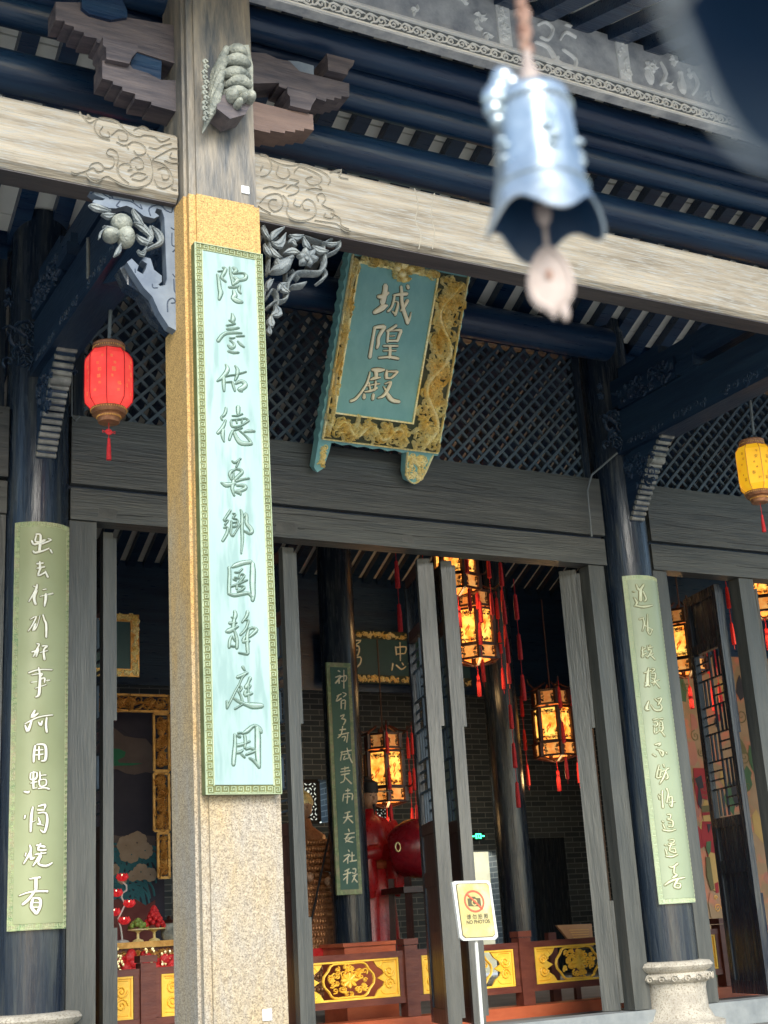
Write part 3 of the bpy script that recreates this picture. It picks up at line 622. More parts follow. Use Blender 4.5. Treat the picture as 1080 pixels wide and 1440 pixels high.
# ================================================================== CORNER BRACKETS under the front beam
YB=5.16
lb=empty('corner_bracket',(1.8,YB,4.4),'bluish grey scalloped corner bracket with carved peaches, left of the front column','bracket','corner brackets under the front beams')
k=4.154
outer=[(482,242),(545,255),(1045,350),(1058,1080),(1030,1100),(985,1075),(930,990),(890,900),(840,850),(800,790),(742,700),(770,680),(810,720),(800,750),(835,770),(850,745),(860,710),(830,690),(840,668),(880,680),(900,745),(945,780),(945,815),(925,830),(935,840),(965,835),(975,800),(960,440),(945,395),(915,385),(905,410),(930,430),(900,445),(840,430),(790,390),(740,370),(680,385),(640,385),(600,370),(540,350),(550,335),(600,340),(615,330),(560,310),(520,280)]
lbm=MB().prism(pxpoly(outer,0,200,k,YB),planeY(YB),0,-.05).build('scalloped_panel',M['bracket'],lb)
side=[(700,735),(760,700),(800,790),(840,850),(890,900),(930,990),(985,1075),(1030,1100),(1050,1060),(1040,1105),(1000,1100),(900,1010),(820,880),(745,830)]
MB().prism(pxpoly(side,0,200,k,YB+.05),planeY(YB+.05),0,-.08).build('rear_board',M['darkz'],lb)
m=MB(); f=planeY(YB)
CV="520 270 6,545 290 7,530 300 6;575 270 6,600 300 7,660 330 7,760 345 7,800 370 8,830 390 7,820 365 6;640 310 6,660 320 7,640 330 6;770 310 6,800 335 7,860 340 7,905 350 6;780 345 6,770 320 6,800 310 6;880 430 7,870 390 8,900 370 8,940 370 8,970 400 8;950 360 6,960 390 7,1000 410 7,1010 380 6;1000 500 6,1020 510 7,1035 490 7;1005 530 6,1005 600 7,1030 605 6;1010 640 6,1025 625 7;1010 770 6,1025 790 7,1035 770 6;1015 800 6,1020 870 7,1035 880 6;980 990 7,980 930 8,1010 910 8,1025 935 7,1000 940 6;700 345 6,680 370 6,695 378 5;890 830 6,895 850 6,920 850 6;790 740 6,790 760 6"
for st in onplane(strokes(CV,0,200,k),YB): m.ridge([(a,b,max(c,.006)) for a,b,c in st],f,.0025)
m.build('incised_scroll',M['darky'],lbm,kind='stuff')
# peaches and leaves
def leafobj(st,Y,mt,name,parent,h=.03):
    m=MB(); s_=onplane(strokes(st,0,200,k),Y)[0]; s_=[(a,b,c*.85) for a,b,c in s_]; m.ridge(s_,planeY(Y),h*.6,.72); m.ridge([(a,b,.006) for a,b,c in s_],lambda a,b,h_:planeY(Y)(a,b,h_+h*.55),.006); return m.build(name,M[mt],parent,smooth=True)
m=MB()
for x,y,rx,rz in ((735,555,52,62),(710,475,62,50),(650,545,50,38)):
    c=pxY(YB-.02)(x/k,200+y/k); a=pxY(YB-.02)((x+rx)/k,200+y/k); b=pxY(YB-.02)(x/k,200+(y+rz)/k); m.ell(c,(abs(a[0]-c[0]),.05,abs(b[2]-c[2])),16,10)
m.build('carved_peach',M['lion'],lb,smooth=True)
for st in ("520 375 20,560 385 60,640 410 20","590 430 10,630 435 55,665 430 10","600 500 14,640 510 38,690 520 10","575 570 8,590 530 20,620 510 10","770 400 10,800 450 55,830 490 20","775 480 10,830 500 60,880 560 20","790 550 10,830 580 55,885 600 12","880 500 10,925 540 55,935 590 40,880 620 25,820 650 12","700 600 10,690 640 40,665 672 10","850 610 10,880 560 40,870 500 12","800 640 10,830 660 40,850 620 10"):
    leafobj(st,YB-.01,'bracket2','carved_leaf',lb)
# right openwork bracket
rb=empty('openwork_bracket',(2.5,YB,4.4),'grey openwork corner bracket of carved blossoms, bird and branches, right of the front column','bracket','corner brackets under the front beams')
def S4(s_,Y=YB): return onplane(strokes(s_,230,260,4),Y)
BR=["545 195 22,700 222 22,850 262 22,985 298 22","985 300 22,990 350 26,950 380 24,900 400 20","560 230 24,590 300 20,595 400 16,590 500 18","980 300 18,930 310 22,900 350 28,910 440 34,880 490 34,800 490 40,740 500 36,700 560 30,690 640 28,620 660 24,590 690 20","800 550 16,780 560 40,720 570 24","900 470 10,915 510 24,870 550 20","790 290 14,850 310 22,910 330 18","580 640 18,610 590 24,640 620 20,640 680 20","600 530 20,570 600 20,560 660 16","690 470 16,690 540 14","640 300 12,600 330 14","720 480 22,760 530 14"]
m=MB()
for b in BR:
    for st in S4(b): m.ridge([(a,b,c*.72) for a,b,c in st],planeY(YB+.03),.045,.6)
m.build('branch',M['bracket2'],rb,smooth=True)
LV=["550 240 6,570 280 34,600 320 8","600 320 6,620 280 44,680 240 8","600 330 6,650 340 60,680 280 8","590 350 6,620 390 44,660 420 8","560 340 6,580 380 40,600 410 8","700 290 6,740 300 50,780 290 8","700 330 6,720 320 40,740 350 8","670 390 6,720 375 50,760 390 8","780 300 6,800 340 44,820 370 8","830 350 8,870 370 50,920 380 8","650 560 6,670 590 50,700 610 8","620 680 6,640 720 70,600 740 8","600 740 6,600 780 60,610 800 20","590 800 10,590 830 40,595 850 8","580 600 6,590 560 40,610 540 8","640 600 6,660 570 40,690 560 8","890 330 8,940 340 30,980 330 8"]
for s_ in LV:
    m=MB(); s0=[(a,b,c*.85) for a,b,c in S4(s_,YB-.01)[0]]; m.ridge(s0,planeY(YB-.01),.018,.75)
    m.ridge([(a,b,.006) for a,b,c in s0],lambda a,b,h:planeY(YB-.01)(a,b,h+.016),.006); m.build('carved_leaf',M['bracket2'],rb,smooth=True)
fl=MB()
for a in range(6):
    t=a*PI/3+.2; c=(805,415); fl.ridge(S4("%d %d 8,%d %d 46,%d %d 14"%(c[0],c[1],c[0]+32*math.cos(t),c[1]+28*math.sin(t),c[0]+56*math.cos(t),c[1]+50*math.sin(t)),YB-.02)[0],planeY(YB-.02),.03,.5)
c=pxY(YB-.05)(230+805/4,260+415/4); fl.ell(c,(.012,.012,.012),8,6); fl.build('carved_blossom',M['bracket2'],rb,smooth=True)
bd=MB(); bd.ridge(S4("600 500 20,640 480 60,680 450 70,710 420 30",YB-.02)[0],planeY(YB-.02),.045,.55); bd.ridge(S4("630 425 10,640 450 34,650 480 10",YB-.03)[0],planeY(YB-.03),.03); bd.ridge(S4("700 425 30,715 415 26,722 425 6",YB-.04)[0],planeY(YB-.04),.03); bd.build('carved_bird',M['bracket2'],rb,smooth=True)
# ================================================================== COUPLET BOARDS
TX={}
TX['front']=[(280,360,"""360 180 30,400 200 50,370 270 50,340 330 40,400 390 25;275 280 25,295 380 50,310 500 60,325 560 75,300 660 35;285 235 15,350 230 20;465 170 20,475 270 35,500 380 30,510 440 30;520 180 40,560 220 60,520 260 40;520 270 20,660 260 25,710 300 50,690 350 50,600 370 40;540 330 50,580 370 70,520 430 30;450 475 30,540 475 35,620 455 20;620 450 20,600 520 40,630 570 20;520 530 40,540 600 80,510 640 60,570 680 80,650 700 40"""),
(280,430,"""495 120 20,515 190 70,500 240 50;450 220 12,510 250 35,545 275 12;415 300 22,480 290 20,545 275 15;420 355 25,500 350 40,600 335 25;285 535 50,340 460 50,400 420 45,480 410 40,640 415 22;565 465 18,680 458 20;460 490 15,500 495 20,540 485 10;465 525 20,520 570 30,530 620 35,480 640 50,440 600 30;440 690 30,520 710 40,600 710 20;585 540 20,630 590 35,680 630 12"""),
(280,500,"""400 135 15,430 200 60,400 270 60,340 340 50,270 390 15;370 330 40,370 430 50,375 540 25;400 320 12,480 300 20,560 290 20,710 245 18;545 155 20,580 220 50,570 310 45,540 380 20;400 405 15,490 400 25;500 400 25,520 470 35,540 540 20;550 430 20,640 390 50,700 440 70,660 490 70,600 520 50,650 545 20"""),
(280,550,"""405 250 25,400 310 40,370 370 35,330 400 20,350 440 18;400 440 20,360 540 45,280 640 40;360 590 50,355 680 55,375 770 12;590 240 60,590 300 60,590 350 40;500 375 15,580 375 20,655 345 18;480 460 25,500 540 30,620 530 25,750 450 25;490 440 20,600 430 25,700 415 25,750 450 20;560 440 15,570 490 15;650 430 15,640 480 15;510 600 25,480 660 35,455 740 30;510 600 20,600 575 20,650 560 18;530 630 40,570 720 60,640 790 70,790 800 45;610 600 20,680 660 20,760 740 35,790 800 35;685 620 20,760 605 45,840 610 25"""),
(280,630,"""500 195 20,540 225 30,630 160 15;600 200 20,560 290 20;540 330 25,480 360 40,460 410 35,490 480 25;550 320 20,620 330 40,650 370 45,590 430 45,540 480 40;525 370 15,515 470 30;560 505 30,640 480 30,755 460 22;330 525 15,400 560 70,490 550 50,540 540 40;520 500 50,500 600 45,510 660 40,530 725 20;570 570 25,680 570 50,700 610 50,620 650 45,540 660 40;570 680 25,620 690 40,625 715 12"""),
(290,700,"""365 190 25,330 240 30,265 340 25;270 350 20,330 340 20,280 410 20;265 455 20,320 450 30,310 540 40,245 655 30;400 240 15,440 250 20,400 310 20,460 325 15;380 350 18,375 450 25,370 540 25,400 580 20,440 520 15,520 390 15;400 440 25,450 430 20,480 340 15;400 380 12,460 370 15;520 180 20,540 260 40,540 450 45,545 650 40,527 850 8;565 290 20,600 240 35,610 300 45,610 390 50,660 450 60,690 510 55,650 540 40,560 495 20"""),
(290,770,"""345 300 40,350 400 45,345 560 50,345 690 50;390 300 20,440 270 60,560 230 65,680 215 50;700 240 60,705 380 90,700 560 85,710 700 70,700 800 50;330 695 30,420 725 45,560 700 45,640 695 40,700 760 35;430 375 18,490 375 20,545 320 15;410 480 20,450 500 20;430 450 20,480 470 20;490 470 20,510 410 20,560 410 25,570 440 25,500 530 30;370 590 25,460 560 30,620 490 18;460 560 25,460 630 25;490 580 18,575 595 30,540 640 30,470 670 18"""),
(290,840,"""430 210 40,440 270 60,420 340 45,410 420 60,400 500 40;380 300 15,430 330 20;350 390 40,400 390 40,460 385 15;300 520 30,340 510 70,400 480 60,480 440 20;390 580 20,355 650 35,345 760 35;420 500 25,450 580 40,465 680 45,460 770 40;400 610 12,430 660 18;370 735 25,420 745 30;625 220 45,610 280 40,540 380 20;590 345 18,635 350 25,620 420 30,590 490 30,515 570 25;640 490 30,700 460 30,760 490 50,710 550 45,650 600 25;640 490 20,620 580 50,620 700 50,625 800 45,620 860 30,490 840 18;580 600 30,560 670 50,650 660 30"""),
(290,920,"""550 190 35,580 240 25;470 350 40,540 320 40,620 280 35;600 290 20,540 360 22,500 450 20,440 560 22,380 680 22,310 820 22;310 710 25,315 810 30;490 480 25,530 510 35,510 560 15;485 560 20,525 640 25,545 720 30;420 670 25,500 720 45,600 760 50,700 780 90,840 780 70;430 830 18,540 765 18;665 360 45,630 440 35,600 500 60;640 440 25,635 540 25,640 640 22,645 770 15;670 470 18,650 510 20;590 560 30,590 620 50,690 590 35"""),
(290,1000,"""430 350 30,435 480 50,425 620 60,415 720 60,410 810 50;480 330 20,530 330 25;470 370 30,510 390 35;550 340 20,620 300 60,720 220 40,800 260 60,830 320 40;770 240 70,780 400 90,780 560 90,785 700 80,800 850 45;580 370 40,590 450 40,580 560 25;470 520 40,560 500 45;560 500 15,660 455 20;460 630 30,510 620 40,550 590 20;530 650 25,580 700 25;600 580 20,660 560 30,740 600 35,600 660 20;650 710 18,730 760 45,800 850 35""")]
YF=4.955
fb=empty('couplet_board',(2.07,4.97,2.14),'pale celadon couplet board with greek-key border hung on the front stone column','couplet board','vertical couplet boards')
X0,X1,Z0,Z1=1.913,2.227,2.135,4.462
MB().box((X0,YF+.003,Z0),(X1,YF+.04,Z1)).build('board',M['olive'],fb)
bwid=.036
MB().box((X0+bwid,YF-.002,Z0+bwid),(X1-bwid,YF+.003,Z1-bwid)).build('celadon_field',M['board'],fb)
m=MB(); f=planeY(YF+.003); u=.030; w_=.0048
nz=int((Z1-Z0)/u)
for side,xo in ((0,X0+.004),(1,X1-.032)):
    for pl in fretline(nz,(Z1-Z0)/nz,w_):
        m.ridge([(xo+y*.93,Z0+x,ww) for x,y,ww in pl],f,.004,.7,sm=False)
nx=int((X1-X0-.07)/u)
for zo in (Z0+.004,Z1-.032):
    for pl in fretline(nx,(X1-X0-.07)/nx,w_):
        m.ridge([(X0+.035+x,zo+y*.93,ww) for x,y,ww in pl],f,.004,.7,sm=False)
m.build('key_pattern_border',M['fret'],fb,kind='stuff')
m=MB()
for a,b in (((X0,Z0),(X0+.003,Z1)),((X1-.003,Z0),(X1,Z1)),((X0+bwid-.004,Z0+bwid-.004),(X0+bwid,Z1-bwid+.004)),((X1-bwid,Z0+bwid-.004),(X1-bwid+.004,Z1-bwid+.004)),((X0+.003,Z0),(X1-.003,Z0+.003)),((X0+.003,Z1-.003),(X1-.003,Z1))): m.box((a[0],YF-.003,a[1]),(b[0],YF+.003,b[1]))
m.build('edge_bead',M['fret'],fb)
for ox,oy,s_ in TX['front']:
    g=MB(); t=MB(); f=planeY(YF-.002)
    for st in onplane(strokes(s_,ox,oy,10.8),YF):
        g.ridge([(x,z-.0014,w_*.90+.0052) for x,z,w_ in st],f,.0022,.9); t.ridge([(x,z,w_*.86) for x,z,w_ in st],f,.0085,.25)
    c=t.build('character',M['boardtxt'],fb,smooth=True); g.build('character_edge',M['boardtxt2'],c)
# side boards curved round the columns
def curved_board(cx,cy,r,half,Z0,Z1,texts,mf,mb,mt,mo,label,Yref,hoff=.0):
    e=empty('couplet_board',(cx,cy-r,Z0),label,'couplet board','vertical couplet boards')
    def mp(s_,z,h): a=s_/r; return (cx+(r+h)*math.sin(a),cy-(r+h)*math.cos(a),z)
    def sheet(s0,s1,z0,z1,h0,h1,n=18):
        m=MB(); vs=[];fs=[]
        for h in (h0,h1):
            for z in (z0,z1):
                for i in range(n+1): vs.append(mp(s0+(s1-s0)*i/n,z,h))
        q=n+1
        for i in range(n):
            fs+=[(i,i+1,q+i+1,q+i),(2*q+i,3*q+i,3*q+i+1,2*q+i+1),(i,2*q+i,2*q+i+1,i+1),(q+i,q+i+1,3*q+i+1,3*q+i)]
        fs+=[(0,q,3*q,2*q),(n,2*q+n,3*q+n,q+n)]
        return m.add(vs,fs)
    S_=half*r
    sheet(-S_,S_,Z0,Z1,0,.022).build('board',M[mb],e,smooth=True)
    sheet(-S_+.035,S_-.035,Z0+.035,Z1-.035,.022,.026).build('field',M[mf],e,smooth=True)
    m=MB(); u=.032; n=int((Z1-Z0)/u)
    for so in (-S_+.003,S_-.031):
        for pl in fretline(n,(Z1-Z0)/n,.004): m.ridge([(so+y*.93,Z0+x,ww) for x,y,ww in pl],lambda a,b,h:mp(a,b,.022+h),.003,.7,sm=False)
    n=int((2*S_-.07)/u)
    for zo in (Z0+.003,Z1-.031):
        for pl in fretline(n,(2*S_-.07)/n,.004): m.ridge([(-S_+.035+x,zo+y*.93,ww) for x,y,ww in pl],lambda a,b,h:mp(a,b,.022+h),.003,.7,sm=False)
    m.build('key_pattern_border',M['fretg'],e,kind='stuff')
    for ox,oy,kk,s_ in texts:
        for ch in s_.split('|'):
            if not ch.strip(): continue
            g=MB(); t=MB()
            for st in strokes(ch,ox,oy,kk):
                pl=[]
                for x,y,w_ in st:
                    # hit the cylinder
                    d=RW@np.array([x-540.,y-720.,F]); A=d[0]**2+d[1]**2; o=CP-np.array([cx,cy,0]); B=2*(o[0]*d[0]+o[1]*d[1]); Cc=o[0]**2+o[1]**2-(r+.026)**2
                    D=B*B-4*A*Cc
                    if D<0: continue
                    tt=(-B-math.sqrt(D))/(2*A); p=CP+tt*d; a=math.atan2(p[0]-cx,-(p[1]-cy))
                    pl.append((a*r,p[2],w_/F*tt*F*1.0))
                if len(pl)<1: continue
                g.ridge([(a,b-.001,c*1.42+.0075) for a,b,c in pl],lambda a,b,h:mp(a,b,.026+h),.0018,.9); t.ridge([(a,b,c*1.42) for a,b,c in pl],lambda a,b,h:mp(a,b,.026+h),.006,.5)
            c=t.build('character',M[mt],e,smooth=True)
            if c: g.build('character_edge',M[mo],c)
    return e
M['fretg']=mat('mottled_fret_line',(.34,.42,.24),(.50,.50,.32),12,.45,bump=0)
TL=[(0,720,4.8,"""245 150 10,275 160 12,265 265 14;215 195 10,235 220 12,300 190 14;325 180 8,345 190 8,285 215 10;225 265 10,240 275 12,290 262 10,330 245 8;340 255 10,350 275 10;245 160 8,240 200 10,290 200 10|250 350 10,290 345 10;268 335 8,270 385 14;250 380 8,300 370 10;270 385 10,258 430 10,300 410 10;305 400 8,322 438 12|
250 490 10,240 530 12,195 605 6;240 505 8,225 500 5;245 530 14,230 580 14,240 622 12;290 525 6,310 520 8;270 570 5,355 550 10;310 555 14,308 590 14,300 635 8|205 725 5,245 705 8,215 770 8,190 805 5;240 755 10,225 800 12,250 770 5,270 700 5;290 695 8,300 730 10,312 760 12,312 845 10|
250 890 8,265 895 8,235 950 10;215 945 8,250 935 8;225 975 8,260 920 10,245 975 8;285 905 8,320 905 10,295 930 10,300 995 12;270 950 5,320 935 8|195 1085 10,260 1065 8,350 1065 8;260 1050 8,270 1100 12,268 1170 14,262 1235 14,240 1250 6;215 1100 6,285 1090 8,270 1115 6;210 1150 6,335 1135 8;270 1130 10,300 1120 10,300 1150 8;240 1190 6,310 1165 6|
235 1340 10,215 1385 16,255 1360 10;170 1430 8,260 1385 8,355 1370 8;170 1440 8,185 1480 14,200 1450 14,215 1405 8;260 1420 8,275 1440 12,285 1410 8;315 1390 10,310 1440 12,316 1485 12"""),
(0,1010,4.645,"""230 180 10,222 230 12,220 285 10;240 172 8,285 172 12,300 200 14,297 270 14,270 280 8;255 185 8,255 270 10;235 210 8,280 205 8;235 240 8,280 235 8|200 360 8,200 400 8,235 395 10,240 355 8,205 355 6;218 350 8,218 450 12;200 425 6,240 415 8;160 480 10,185 485 12,190 475 5;215 460 6,240 455 6;260 350 6,262 400 10;262 375 6,300 370 8;255 405 8,262 445 8,300 435 8,298 400 8,258 405 6;250 460 6,290 455 8,320 462 12|
165 635 8,160 655 8;215 580 8,205 640 14,200 740 10;205 680 5,230 670 5;250 575 8,295 565 12,290 590 8;245 600 8,290 600 8;250 620 8,300 620 10,308 680 14,290 745 12,265 730 6;250 650 6,262 690 12,240 690 6,285 700 6|195 830 8,200 870 12,155 950 8;170 880 6,165 900 8;200 880 10,205 920 14,225 910 6;240 830 10,290 840 14;265 820 10,250 860 12,300 860 10;230 890 8,300 880 8;270 880 10,240 930 12,215 965 6;270 900 8,250 950 10,300 965 14,340 945 8|
195 1050 8,260 1040 12;235 1050 14,235 1110 16;125 1160 6,200 1135 10,310 1130 12;240 1110 10,190 1180 14,150 1215 14;235 1130 12,290 1130 10,310 1135 8;215 1180 12,205 1230 16,235 1275 14;215 1175 8,260 1180 14,262 1230 14,240 1275 14;215 1205 6,260 1205 8;215 1235 6,255 1235 8""")]
TR=[(860,790,5.76,"""200 185 8,225 230 16,260 185 12;235 220 18,235 310 22;255 240 10,280 300 12,265 320 6;170 240 5,185 245 5;180 290 6,205 330 14,185 360 6;190 355 10,260 365 14,330 352 8|225 465 8,260 455 8;290 425 5,292 560 14;255 460 8,265 500 10,250 560 6;260 510 6,330 550 8;290 560 8,310 590 8,330 545 6|
250 690 6,250 770 14;240 720 5,275 700 8;240 760 6,280 740 8;290 680 6,300 710 8;310 675 6,310 700 8;285 700 6,330 690 8;295 715 10,320 715 10,315 745 8;280 770 6,335 745 8;310 740 8,290 780 6;315 755 8,350 790 10|300 860 8,290 930 18,290 990 20,270 1010 8;265 900 8,320 880 8;270 980 8,305 1005 14;325 865 6,350 870 8,325 895 6;325 905 8,355 905 10,350 950 10,325 945 6;325 925 5,350 925 5;325 980 8,385 955 8;350 950 8,340 1000 6;350 970 10,390 1020 10|
300 1130 8,280 1190 18,305 1200 8;320 1160 6,350 1200 10,395 1200 14,405 1170 8,350 1110 8;370 1110 6,405 1105 12,375 1160 8|335 1280 6,370 1270 8;340 1300 6,370 1300 8,365 1330 8,340 1330 6;345 1340 6,350 1390 8,385 1370 6;375 1275 6,415 1270 8;390 1290 8,410 1300 10,415 1360 10,385 1365 8,385 1300 6;388 1330 5,410 1325 5;400 1370 6,430 1410 12"""),
(860,1030,5.54,"""340 95 8,380 85 12,365 105 8;350 130 6,400 150 14,395 185 8,370 140 6;320 170 6,345 185 8;425 155 10,430 165 8|370 255 8,350 350 10,390 345 8;355 300 6,385 290 8,375 345 10;405 250 8,410 270 8;385 310 6,445 280 10;425 290 8,405 350 12,375 400 6;425 310 8,440 350 10,420 365 6|
365 490 6,375 520 8;395 455 10,395 520 10,400 585 12;385 490 5,370 480 6;430 440 12,440 470 8,430 545 10;440 470 6,450 530 8;445 510 6,470 500 10,470 580 12,450 560 6;435 545 6,495 540 6|395 690 8,405 700 6;435 640 8,460 640 8,455 670 8,435 670 6;435 680 6,475 690 10,475 735 8,440 730 6;445 705 5,465 705 6;400 715 6,415 750 10;400 760 8,450 768 10,500 755 6|
415 875 8,425 880 6;445 840 6,485 835 8,480 860 8,445 865 6;440 885 6,495 870 8;465 870 8,450 920 8,500 935 10,490 900 6;455 910 6,490 905 6;420 910 6,430 950 10;425 965 8,470 968 10,515 950 6|450 1045 6,475 1050 10,515 1020 10;490 1050 10,485 1095 10,510 1110 12,480 1130 14;415 1190 10,480 1150 14,570 1130 8;520 1140 10,495 1180 14,490 1205 10,530 1210 12,535 1180 10,505 1175 8""")]
def zat(px,py,cx,cy,r):
    return P(px,py,Y=cy-r)[2]
curved_board(2.1,8.28,.205,.84,zat(45,1308,2.1,8.28,.22),zat(60,734,2.1,8.28,.22),TL,'green','greenb','silver','outl','yellow-green couplet board with whitish characters curved round the left column',8.06)
curved_board(6.75,8.28,.205,.84,zat(940,1271,6.75,8.28,.22),zat(890,808,6.75,8.28,.22),TR,'green2','greenb2','ggold','outl','narrow pale green couplet board on the right round column, characters in thin outline',8.06)
# ================================================================== PLAQUE
O=np.array([4.015,8.0,4.895]); v=np.array([0,-.59,1.115]); PH=np.linalg.norm(v); v=v/PH; nrm=np.array([0,-v[2],v[1]])
def hit(px,py,h=0):
    d=RW@np.array([px-540.,py-720.,F]); o2=O+nrm*h; t=((o2-CP)@nrm)/(d@nrm); p=CP+t*d-o2; return (p[0],p@v)
def pm(u_,w_,h): q=O+np.array([1,0,0])*u_+v*w_+nrm*h; return tuple(q)
pq=empty('name_plaque',tuple(O),'teal plaque with three gilt characters and carved gold frame leaning out above the doorway','plaque')
W=.895
TLc,TRc=hit(497,360),hit(659,390)
PH=(TLc[1]+TRc[1])/2
fld=[hit(507,371),hit(616,391),hit(578,592),hit(470,581)]
u0=(fld[0][0]+fld[3][0])/2; u1=(fld[1][0]+fld[2][0])/2; w0=(fld[2][1]+fld[3][1])/2; w1=(fld[0][1]+fld[1][1])/2
print('plaque',u0,u1,w0,w1,PH,TLc,TRc,fld)
R=random.Random(21)
# teal backing with wavy outline
def wavy(a,b,n,amp,R):
    o=[]
    for i in range(n):
        t=i/n; t2=(i+.5)/n; dx,dy=b[0]-a[0],b[1]-a[1]; l=math.hypot(dx,dy); nx_,ny_=dy/l,-dx/l
        o.append((a[0]+dx*t,a[1]+dy*t)); o.append((a[0]+dx*t2+nx_*amp,a[1]+dy*t2+ny_*amp))
    return o
outl=wavy((-.03,-.03),(-.03,PH+.02),16,-.012,R)[::1]+wavy((-.03,PH+.02),(W+.03,PH+.02),6,-.01,R)+wavy((W+.03,PH+.02),(W+.03,-.03),16,-.012,R)+wavy((W+.03,-.03),(-.03,-.03),8,-.012,R)
MB().prism(outl,pm,-.10,-.012).build('teal_backing',M['teal'],pq)
MB().prism([(u0,w0),(u1,w0),(u1,w1),(u0,w1)],pm,-.012,-.002).build('teal_field',M['teal'],pq)
m=MB()
for a,b in (((u0-.012,w0-.012),(u0,w1+.012)),((u1,w0-.012),(u1+.012,w1+.012)),((u0,w0-.012),(u1,w0)),((u0,w1),(u1,w1+.012))): m.prism([(a[0],a[1]),(b[0],a[1]),(b[0],b[1]),(a[0],b[1])],pm,-.012,.012)
m.build('gold_bead',M['gold'],pq)
for nm,(a0,b0,a1,b1),n in (('frame_side',(-.01,-.01,u0-.012,PH),150),('frame_side',(u1+.012,-.01,W+.01,PH),340),('frame_top',(u0-.012,w1+.012,u1+.012,PH+.0),90),('frame_bottom',(u0-.012,-.01,u1+.012,w0-.012),130)):
    g=MB().prism([(a0,b0),(a1,b0),(a1,b1),(a0,b1)],pm,-.012,.001).build(nm,M['golddk'],pq)
    s_=MB(); scrollfill(s_,pm,a0,b0,a1,b1,int(n*.42),.13 if (a1-a0)>.15 and (b1-b0)>.15 else .085,.014,.05,R,.22)
    # meandering dragon body
    if nm=='frame_side':
        cx=(a0+a1)/2; aw=(a1-a0)*.30; s_.ridge([(cx+aw*math.sin(t*.62),b0+.05+(b1-b0-.1)*t/22,.03 if a1-a0>.12 else .018) for t in range(23)],pm,.05)
    if nm=='frame_bottom':
        cy=(b0+b1)/2; s_.ridge([(a0+.03+(a1-a0-.06)*t/14,cy+(b1-b0)*.26*math.sin(t*1.2),.026) for t in range(15)],pm,.05)
    s_.build('gilded_dragon_scroll',M['gold'],g,smooth=True,kind='stuff')
# gold rim
m=MB(); m.ridge([(x,y,.014) for x,y in [(-.012,-.012),(-.012,PH+.005)]],pm,.02,sm=False); m.ridge([(W+.012,-.012,.014),(W+.012,PH+.005,.014)],pm,.02,sm=False); m.ridge([(-.012,-.012,.014),(W+.012,-.012,.014)],pm,.02,sm=False); m.build('gold_rim',M['gold'],pq)
# central carved drop at top
m=MB(); 
for (x,y),rr in ((hit(565,372),.05),(hit(563,385),.042),(hit(566,393),.03),(hit(556,377),.035),(hit(575,378),.035)): m.ell(pm(x,y,.03),(rr*.8,.03,rr*.7),12,8)
scrollfill(m,pm,hit(553,0+365)[0],hit(563,398)[1],hit(578,365)[0]+.02,hit(563,362)[1],26,.05,.012,.06,R); m.build('carved_drop',M['gold'],pq,smooth=True)
PT=[(500,390,"455 130 80,450 200 80,430 300 90,410 380 90;345 290 55,420 290 70,500 230 30;285 530 60,360 490 85,420 450 90,480 425 30;575 270 25,700 255 50,780 250 50;690 140 40,700 260 50,700 360 55,730 500 60,770 620 60,790 690 60;795 680 40,820 620 30,840 530 10;590 280 30,570 380 35,540 460 30,490 515 35;580 370 18,640 375 25,630 470 40,600 570 40;600 560 25,560 520 25;790 350 50,740 440 50,680 510 20;790 125 45,800 160 50"),
(490,440,"400 220 45,375 350 40,350 500 45,325 670 55;400 220 40,480 210 60,550 210 50,500 290 55,455 380 50,450 470 50,430 530 40;725 190 40,650 240 40,575 275 20;600 260 35,595 360 35,590 440 35;610 270 25,700 265 25,795 265 45,770 340 45,740 430 35;600 425 30,740 420 30;630 350 15,700 345 18;530 500 25,640 500 30,750 500 28;530 572 20,640 570 22,720 570 20;630 500 40,630 600 45,620 680 40;460 680 30,600 670 35,700 680 45,760 695 35"),
(480,500,"470 215 40,560 220 70,650 215 30;520 240 60,530 290 60,520 340 55;440 365 20,500 345 45,590 330 18;430 250 15,410 350 30,370 450 35,290 570 35,210 660 40,140 690 40;415 410 25,440 530 25;520 390 30,510 470 30,500 530 25;390 460 15,480 440 20,580 425 20;350 550 20,450 535 35,540 490 30;345 590 40,345 640 55;485 590 40,475 660 45;690 230 35,680 290 50,680 340 40;690 240 18,800 240 30,855 240 25,800 300 35,750 340 25,690 340 30;660 430 15,750 400 30,720 480 50,670 570 50,620 620 40,550 645 15;640 470 15,680 540 30,720 620 70,780 680 60,880 700 45")]
for ox,oy,s_ in PT:
    g=MB(); t=MB()
    for st in strokes(s_,ox,oy,10.8):
        pl=[]
        for x,y,w_ in st:
            a=hit(x,y); b=hit(x+w_,y); pl.append((a[0],a[1],abs(b[0]-a[0])))
        g.ridge([(a,b-.002,c+.010) for a,b,c in pl],lambda a,b,h:pm(a,b,-.002+h),.003,.9); t.ridge(pl,lambda a,b,h:pm(a,b,-.002+h),.014,.7)
    c=t.build('character',M['goldtxt'],pq,smooth=True); g.build('character_edge',M['golddk'],c)
